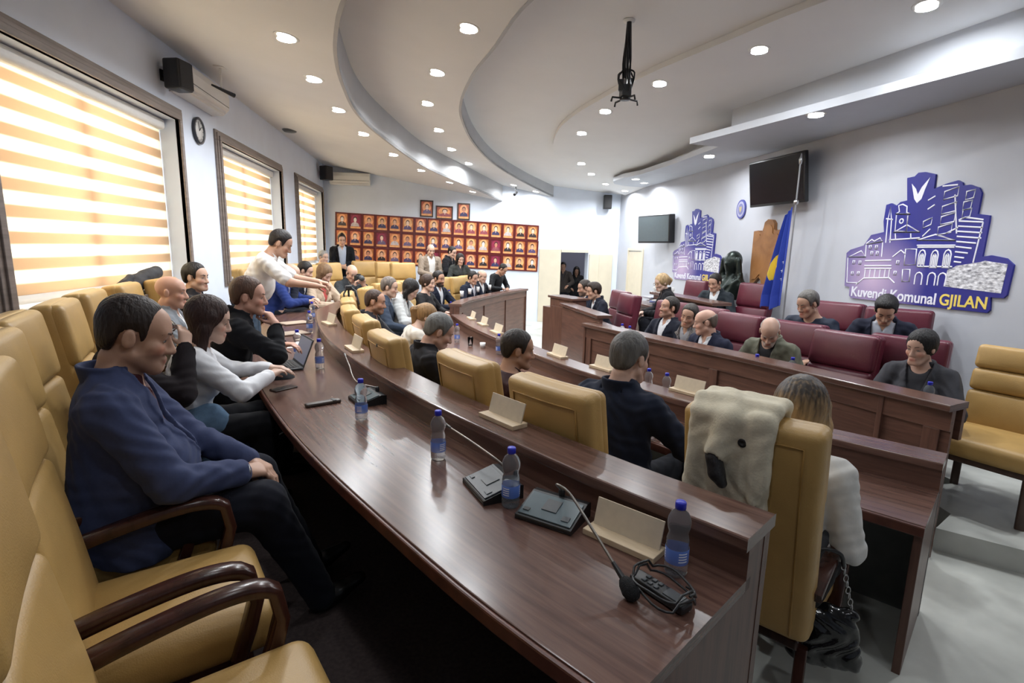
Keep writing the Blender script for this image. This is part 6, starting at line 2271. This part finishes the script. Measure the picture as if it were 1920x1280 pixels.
# ================================================================== held and worn things
I = PPL['drink']
W_, d_ = I['wr'][1]
mouth = I['hp'](0.0, .105, -.072)
gd = nrm(np.array([0.05, -.75, -.55]))      # rim towards the mouth
c_ = mouth - gd * .004
gw = to_world(I, c_)
e = empty('drinking_glass', tuple(gw), 0, 'clear glass raised to the lips of the black-haired woman', 'glass')
ca, sa = math.cos(I['ang']), math.sin(I['ang'])
gdw = Vector((ca * gd[0] - sa * gd[1], sa * gd[0] + ca * gd[1], gd[2]))
e.rotation_mode = 'QUATERNION'
e.rotation_quaternion = (gdw).to_track_quat('Z', 'Y')
MB().lathe([(.0001, -.105), (.024, -.105), (.031, 0), (.0285, 0), (.022, -.098), (.0001, -.098)], 22, cap=False).build('wall', M_GL, e)
M_GOLDM = plain('gold_metal', (.80, .52, .18), .25, 1.0)


def band(I, k, off, r, t, mat, name, n=1, gap=.012):
    W_, d_ = I['wr'][k]
    ax = nrm(W_ - I['arm'][k][1])
    a = nrm(np.cross(ax, [0, 0, 1.0]))
    b_ = np.cross(ax, a)
    for j in range(n):
        c = W_ - ax * (off + gap * j)
        MB().tube([tuple(c + a * r * math.cos(q) + b_ * r * math.sin(q)) for q in np.linspace(0, 2 * PI, 25)[:-1]], t, 6, 0, True).build(name, mat, I['root'])


band(PPL['drink'], 1, -.008, .036, .0032, M_GOLDM, 'bangle', 3, .010)
band(PPL['blue'], 1, -.004, .042, .0055, M_STEEL, 'wristwatch')
I = PPL['m35']
q_ = I['tp'](.01, .128, .33)
MB().lathe([(.0001, .006), (.020, .006), (.030, .004), (.032, 0)], 18, M=Matrix.Translation(tuple(q_)) @ Vector(tuple(I['f'])).to_track_quat('Z', 'Y').to_matrix().to_4x4()).build('badge', plain('badge_pale_blue', (.42, .48, .66), .4), I['root'])
I = PPL['camera']
cw_ = (to_world(I, I['wr'][-1][0]) + to_world(I, I['wr'][1][0])) / 2
e = empty('camera', (cw_[0], cw_[1], cw_[2] + .13), I['ang'], 'black camera held up by the bald man in dark grey', 'camera')
MB().rbox((0, 0, 0), (.15, .07, .10), .015, nr=3, nm=2).build('body', M_BLACK, e)
MB().lathe([(.035, 0), (.04, .03), (.042, .10), (.0001, .10)], 18, M=Matrix.Rotation(-PI / 2, 4, 'X')).build('lens', M_DGREY, e)
MB().rbox((0, 0, .06), (.06, .05, .03), .01, nr=2, nm=2).build('viewfinder', M_BLACK, e)

# black tripod at the bend of the inner row
e = empty('tripod', (-.93, 6.28, 0), .3, 'black tripod with folded handles standing behind the bend of the inner row', 'tripod')
MB().tube([(0, 0, .9), (0, 0, 1.36)], .012, 8).build('column', M_BLACK, e)
for a in (0.2, 2.3, 4.4):
    MB().tube([(0.02 * math.cos(a), 0.02 * math.sin(a), 1.02), (.10 * math.cos(a), .10 * math.sin(a), 0.0)], .012, 8).build('leg', M_BLACK, e)
MB().rbox((0, 0, 1.37), (.07, .07, .05), .012, nr=2, nm=2).build('head', M_BLACK, e)
MB().tube([(.02, 0, 1.38), (.07, -.06, 1.34), (.10, -.09, 1.18)], .010, 8).build('handle', M_BLACK, e)
MB().tube([(-.02, 0, 1.36), (-.06, -.04, 1.30), (-.05, -.07, 1.12)], .010, 8).build('handle', M_BLACK, e)

# coat over the chair back and handbag ---------------------------------------
CH = (1.47, 1.93, heading(.79, .61))


def chair_frame(p):
    c, s = math.cos(CH[2]), math.sin(CH[2])
    return (CH[0] + c * p[0] - s * p[1], CH[1] + s * p[0] + c * p[1], p[2])


coat = empty('coat', (CH[0] - .0079, CH[1] - .0061, .065), CH[2], 'cream coat with a dark sleeve lining draped over an ochre chair back', 'coat')
F = Field((-.36, -.64, .68), (.26, -.10, 1.36), .0065)
rnd = random.Random(11)


def back_y(x, z, o=.0):
    return -.3015 - .158 * (z - .40) + .014 * (x / .25) ** 2 - o


NS = 17
for i in range(NS):
    t_ = i / (NS - 1)
    x0 = -.185 + .275 * t_
    x1 = -.225 + .300 * t_
    zb = .80 + .02 * math.sin(i * .9) + .03 * t_
    fold = .012 * math.sin(i * 1.15)
    F.add(('rc', (x0, back_y(x0, 1.20, .018), 1.205), (x1, back_y(x1, zb, .022 + fold), zb), .015, .017), .028)
    F.add(('rc', (x0, back_y(x0, 1.20, .018), 1.205), (x0, -.395, 1.243), .015, .017), .028)
    F.add(('rc', (x0, -.395, 1.243), (x0, -.285, 1.243), .017, .015), .028)
    F.add(('rc', (x0, -.285, 1.243), (x0, -.235, 1.06), .015, .013), .028)
# sleeve lying over the back, its cuff turned
F.add(('rc', (-.075, -.36, 1.255), (-.050, -.450, 1.205), .030, .034), .03)
F.add(('rc', (-.050, -.450, 1.205), (-.085, -.464, 1.065), .036, .040), .03)
F.sub(('rc', (-.088, -.476, 1.045), (-.090, -.480, 1.00), .030, .045), .006)
# lapel folded over on the right
for k in range(5):
    F.add(('rc', (.035 + .012 * k, -.452, 1.225), (.050 + .010 * k, -.438, .90 + .02 * k), .016, .012), .02)
x, y, z = F.grid()
F.D += (.0025 * np.sin(x * 75 + 6 * np.sin(z * 14)) * np.sin(z * 22 + x * 10)).astype(np.float32)
F.build('cloth', plain('cream_coat_cloth', (.66, .60, .46), .85, noise=.06, nscale=40, bump=.2, bscale=120), coat)
F = Field((-.14, -.58, .88), (.05, -.40, 1.12), .006)
F.add(('rc', (-.088, -.468, 1.050), (-.070, -.472, .990), .031, .030), .01)
F.add(('rc', (-.070, -.472, .990), (-.050, -.466, .955), .030, .020), .01)
F.build('sleeve_lining', plain('dark_lining', (.025, .024, .026), .4, noise=.2, bump=.3, bscale=60), coat)
MB().lathe([(.0001, .006), (.006, .006), (.007, .008), (.016, .007), (.017, .0), (.0001, 0)], 16, (0, 0, 0), 0, Matrix.Translation((.006, -.455, 1.125)) @ Matrix.Rotation(PI / 2, 4, 'X')).build('button', M_BLACK, coat)

bag = empty('handbag', (*chair_frame((.27, -.06, 0))[:2], 0), CH[2] + .5, 'shiny black handbag hanging by a chain from the arm of the coat chair', 'bag')
F = Field((-.17, -.13, .16), (.17, .13, .52), .0065)
for i in range(6):
    xx = -.085 + .034 * i
    F.add(('rc', (xx * .8, .0, .42), (xx * 1.15, .012 * (-1) ** i, .245), .030, .042), .03)
F.add(('el', (0, 0, .36), (.10, .058, .10)), .03)
F.add(('rc', (-.09, 0, .44), (.09, 0, .44), .02, .02), .02)
x, y, z = F.grid()
F.D += (.004 * np.sin(x * 80 + 5 * np.sin(z * 30))).astype(np.float32)
F.build('body', plain('black_patent_leather', (.006, .006, .007), .16, spec=.6, bump=.2, bscale=30), bag)
mb = MB()
for sd in (-1, 1):
    for k in range(9):
        t_ = k / 8
        c = Vector((sd * (.085 - .055 * t_), 0, .445 + .20 * t_))
        M = Matrix.Translation(c) @ Matrix.Rotation(k * PI / 2, 4, 'Z')
        ringp = [M @ Vector((.008 * math.cos(q), 0, .015 * math.sin(q))) for q in np.linspace(0, 2 * PI, 11)[:-1]]
        mb.tube(ringp, .0026, 5, 0, True)
mb.build('chain', M_STEEL, bag)
MB().tube(spline([(.03, 0, .645), (.01, -.01, .70), (-.06, -.02, .715), (-.09, -.02, .66), (-.03, 0, .645)], 20), .008, 8).build('strap', M_BLACK, bag)

# dark jackets on the sill behind the bald man
e = empty('folded_jacket', (XL - .05, 5.02, 1.424), 0, 'dark grey jackets heaped on the sill of the first window behind the bald man', 'jacket')
F = Field((-.2, -.5, -.02), (.30, .5, .34), .010)
for a_, b__, r_ in (((.0, -.26, .04), (.02, .02, .06), .055), ((.0, -.05, .09), (.03, .16, .11), .06), ((.02, .08, .12), (.03, .24, .15), .062), ((.02, -.24, .08), (.02, -.17, .12), .035)):
    F.add(('rc', a_, b__, r_, r_ * .9), .03)
x, y, z = F.grid()
F.D += (.004 * np.sin(y * 33 + z * 24) * np.sin(x * 30 + z * 50)).astype(np.float32)
F.cut(-z + .003 + 0 * x + 0 * y)
F.build('cloth', plain('dark_jacket_cloth', (.03, .03, .034), .8, noise=.2, nscale=20, bump=.3, bscale=30), e)

# ================================================================== lamps, daylight, camera
M_LED = glow('led_disc', (1.0, 0.97, 0.92), 14.0)
DL = []
RING1 = [(-1.107, 4.715, 3.458), (-1.116, 5.778, 3.460), (-1.072, 6.939, 3.453), (-0.926, 8.159, 3.429), (-0.595, 9.478, 3.374), (-0.154, 10.720, 3.301), (0.425, 11.692, 3.206), (0.98, 12.5, 0)]
RING2 = [(0.325, 4.668, 3.620), (0.089, 5.983, 3.662), (-0.016, 7.310, 3.681), (0.151, 8.718, 3.651), (0.403, 10.045, 3.605), (0.793, 11.153, 3.535), (1.969, 12.732, 3.324), (2.55, 12.95, 0)]
RING3 = [(3.751, 3.857, 3.745), (3.080, 4.939, 3.748), (2.588, 6.052, 3.735), (2.341, 7.213, 3.698), (2.343, 8.331, 3.641), (2.901, 10.260, 3.498), (3.352, 11.049, 3.420), (3.948, 11.874, 3.388), (4.589, 12.350, 3.310)]
SOFF = [(3.903, 5.147, 3.270), (4.112, 7.624, 3.270), (4.094, 10.446, 3.270), (4.486, 10.951, 3.270), (4.5, 2.6, 3.27)]
NEAR1 = [(-0.95, 3.2, 0), (-0.5, 1.9, 0), (0.2, 0.6, 0), (0.9, -0.8, 0)]
NEAR2 = [(0.75, 3.2, 0), (1.5, 1.9, 0), (2.4, 0.4, 0)]


def in_disc(x, y):
    c = False
    for i in range(len(E3)):
        (x1, y1), (x2, y2) = E3[i], E3[i - 1]
        if (y1 > y) != (y2 > y) and x < (x2 - x1) * (y - y1) / (y2 - y1) + x1:
            c = not c
    return c


WORDS = {'outer': 'outer ceiling tier by the windows', 'middle': 'middle ceiling tier', 'inner': 'inner ceiling disc', 'soffit': 'white soffit over the presidium wall', }
ORD = ['first', 'second', 'third', 'fourth', 'fifth', 'sixth', 'seventh', 'eighth', 'ninth']


def downlight(x, y, zf, tier, k, watt, visible=True):
    z = zf(x, y)
    eps = 0.05
    nx, ny = -(zf(x + eps, y) - z) / eps, -(zf(x, y + eps) - z) / eps
    q = Vector((nx, ny, 1)).normalized().to_track_quat('Z', 'Y')
    if visible:
        e = empty('downlight', (x, y, z), 0, 'round recessed downlight, %s from the camera end on the %s' % (ORD[k], WORDS[tier]), 'ceiling light', 'downlights of the %s' % WORDS[tier])
        e.rotation_mode = 'QUATERNION'
        e.rotation_quaternion = q
        MB().lathe([(0.070, 0.0), (0.092, -0.004), (0.098, -0.001), (0.098, 0.004)], 24, cap=False).build('trim_ring', M_WHITE, e)
        MB().lathe([(0.0001, -0.003), (0.070, -0.003), (0.072, 0.004)], 24, cap=False).build('lamp_disc', M_LED, e)
    ld = bpy.data.lights.new('downlight_lamp', 'AREA')
    ld.shape = 'DISK'
    ld.size = 0.14
    ld.energy = watt
    ld.color = (0.93, 0.965, 1.0)
    ld.spread = math.radians(165)
    lo = bpy.data.objects.new('downlight_lamp', ld)
    COL.objects.link(lo)
    lo.location = (x - nx * 0.0, y, z - 0.02)
    lo.visible_camera = True


WATT = 17.0
for k, p in enumerate(RING1):
    downlight(p[0], p[1], zr1, 'outer', k, WATT * (.55 if p[1] > 11 else 1.1))
for k, p in enumerate(RING2):
    downlight(p[0], p[1], zr2, 'middle', k, WATT * (.6 if p[1] > 12 else 1.05))
for k, p in enumerate(RING3):
    downlight(p[0], p[1], zr4 if in_disc(p[0], p[1]) else zr3, 'inner', k, WATT)
for k, p in enumerate(SOFF):
    if k == 4:
        downlight(p[0], p[1], lambda x, y: 3.27, 'soffit', k, WATT, False)
    else:
        downlight(p[0], p[1], lambda x, y: 3.27, 'soffit', k, WATT)
for p in NEAR1:
    downlight(p[0], p[1], zr1, 'outer', 0, WATT * 0.25, False)
for p in NEAR2:
    downlight(p[0], p[1], zr2, 'middle', 0, WATT * 0.25, False)

for a, bb, lo, hi in WIN:
    ld = bpy.data.lights.new('daylight', 'AREA')
    ld.shape = 'RECTANGLE'
    ld.size = bb - a
    ld.size_y = hi - lo
    ld.energy = 85
    ld.color = (1.0, 0.97, 0.92)
    o = bpy.data.objects.new('daylight', ld)
    COL.objects.link(o)
    o.location = (XL - 0.75, (a + bb) / 2, (lo + hi) / 2 + 0.1)
    o.rotation_euler = (0, -PI / 2, 0)

ld = bpy.data.lights.new('corridor_fill', 'AREA')  # unseen fill light, added to lift the black corridor behind the door
ld.size = 0.3
ld.energy = 5
lo = bpy.data.objects.new('corridor_fill', ld)
COL.objects.link(lo)
lo.location = (4.3, YB + 1.0, 2.4)

w = bpy.data.worlds.new('World')
SC.world = w
w.use_nodes = True
bg = w.node_tree.nodes['Background']
bg.inputs['Color'].default_value = (0.9, 0.95, 1.0, 1)
bg.inputs['Strength'].default_value = 1.0

cd = bpy.data.cameras.new('camera')
cd.sensor_width = 36
cd.lens = 984 / 1920 * 36
cd.clip_start = 0.02
cam = bpy.data.objects.new('camera', cd)
COL.objects.link(cam)
yaw, pit, rol = math.radians(8.98), math.radians(10.1), math.radians(1.25)
fw = Vector((math.sin(yaw) * math.cos(pit), math.cos(yaw) * math.cos(pit), -math.sin(pit)))
rt = Vector((math.cos(yaw), -math.sin(yaw), 0))
u0 = rt.cross(fw)
r2 = rt * math.cos(rol) + u0 * math.sin(rol)
u2 = -rt * math.sin(rol) + u0 * math.cos(rol)
cam.matrix_world = Matrix(((r2.x, u2.x, -fw.x, 0), (r2.y, u2.y, -fw.y, 0), (r2.z, u2.z, -fw.z, 1.86), (0, 0, 0, 1)))
SC.camera = cam
vs = SC.view_settings
vs.view_transform = 'Standard'
vs.look = 'None'
vs.exposure = 0.36
vs.gamma = 1.0
vs.use_curve_mapping = False
try:
    SC.cycles.use_denoising = True
    SC.cycles.max_bounces = 7
    SC.cycles.adaptive_threshold = 0.02
    SC.cycles.diffuse_bounces = 4
    SC.cycles.sample_clamp_indirect = 4.0
    SC.cycles.use_light_tree = True
except Exception:
    pass
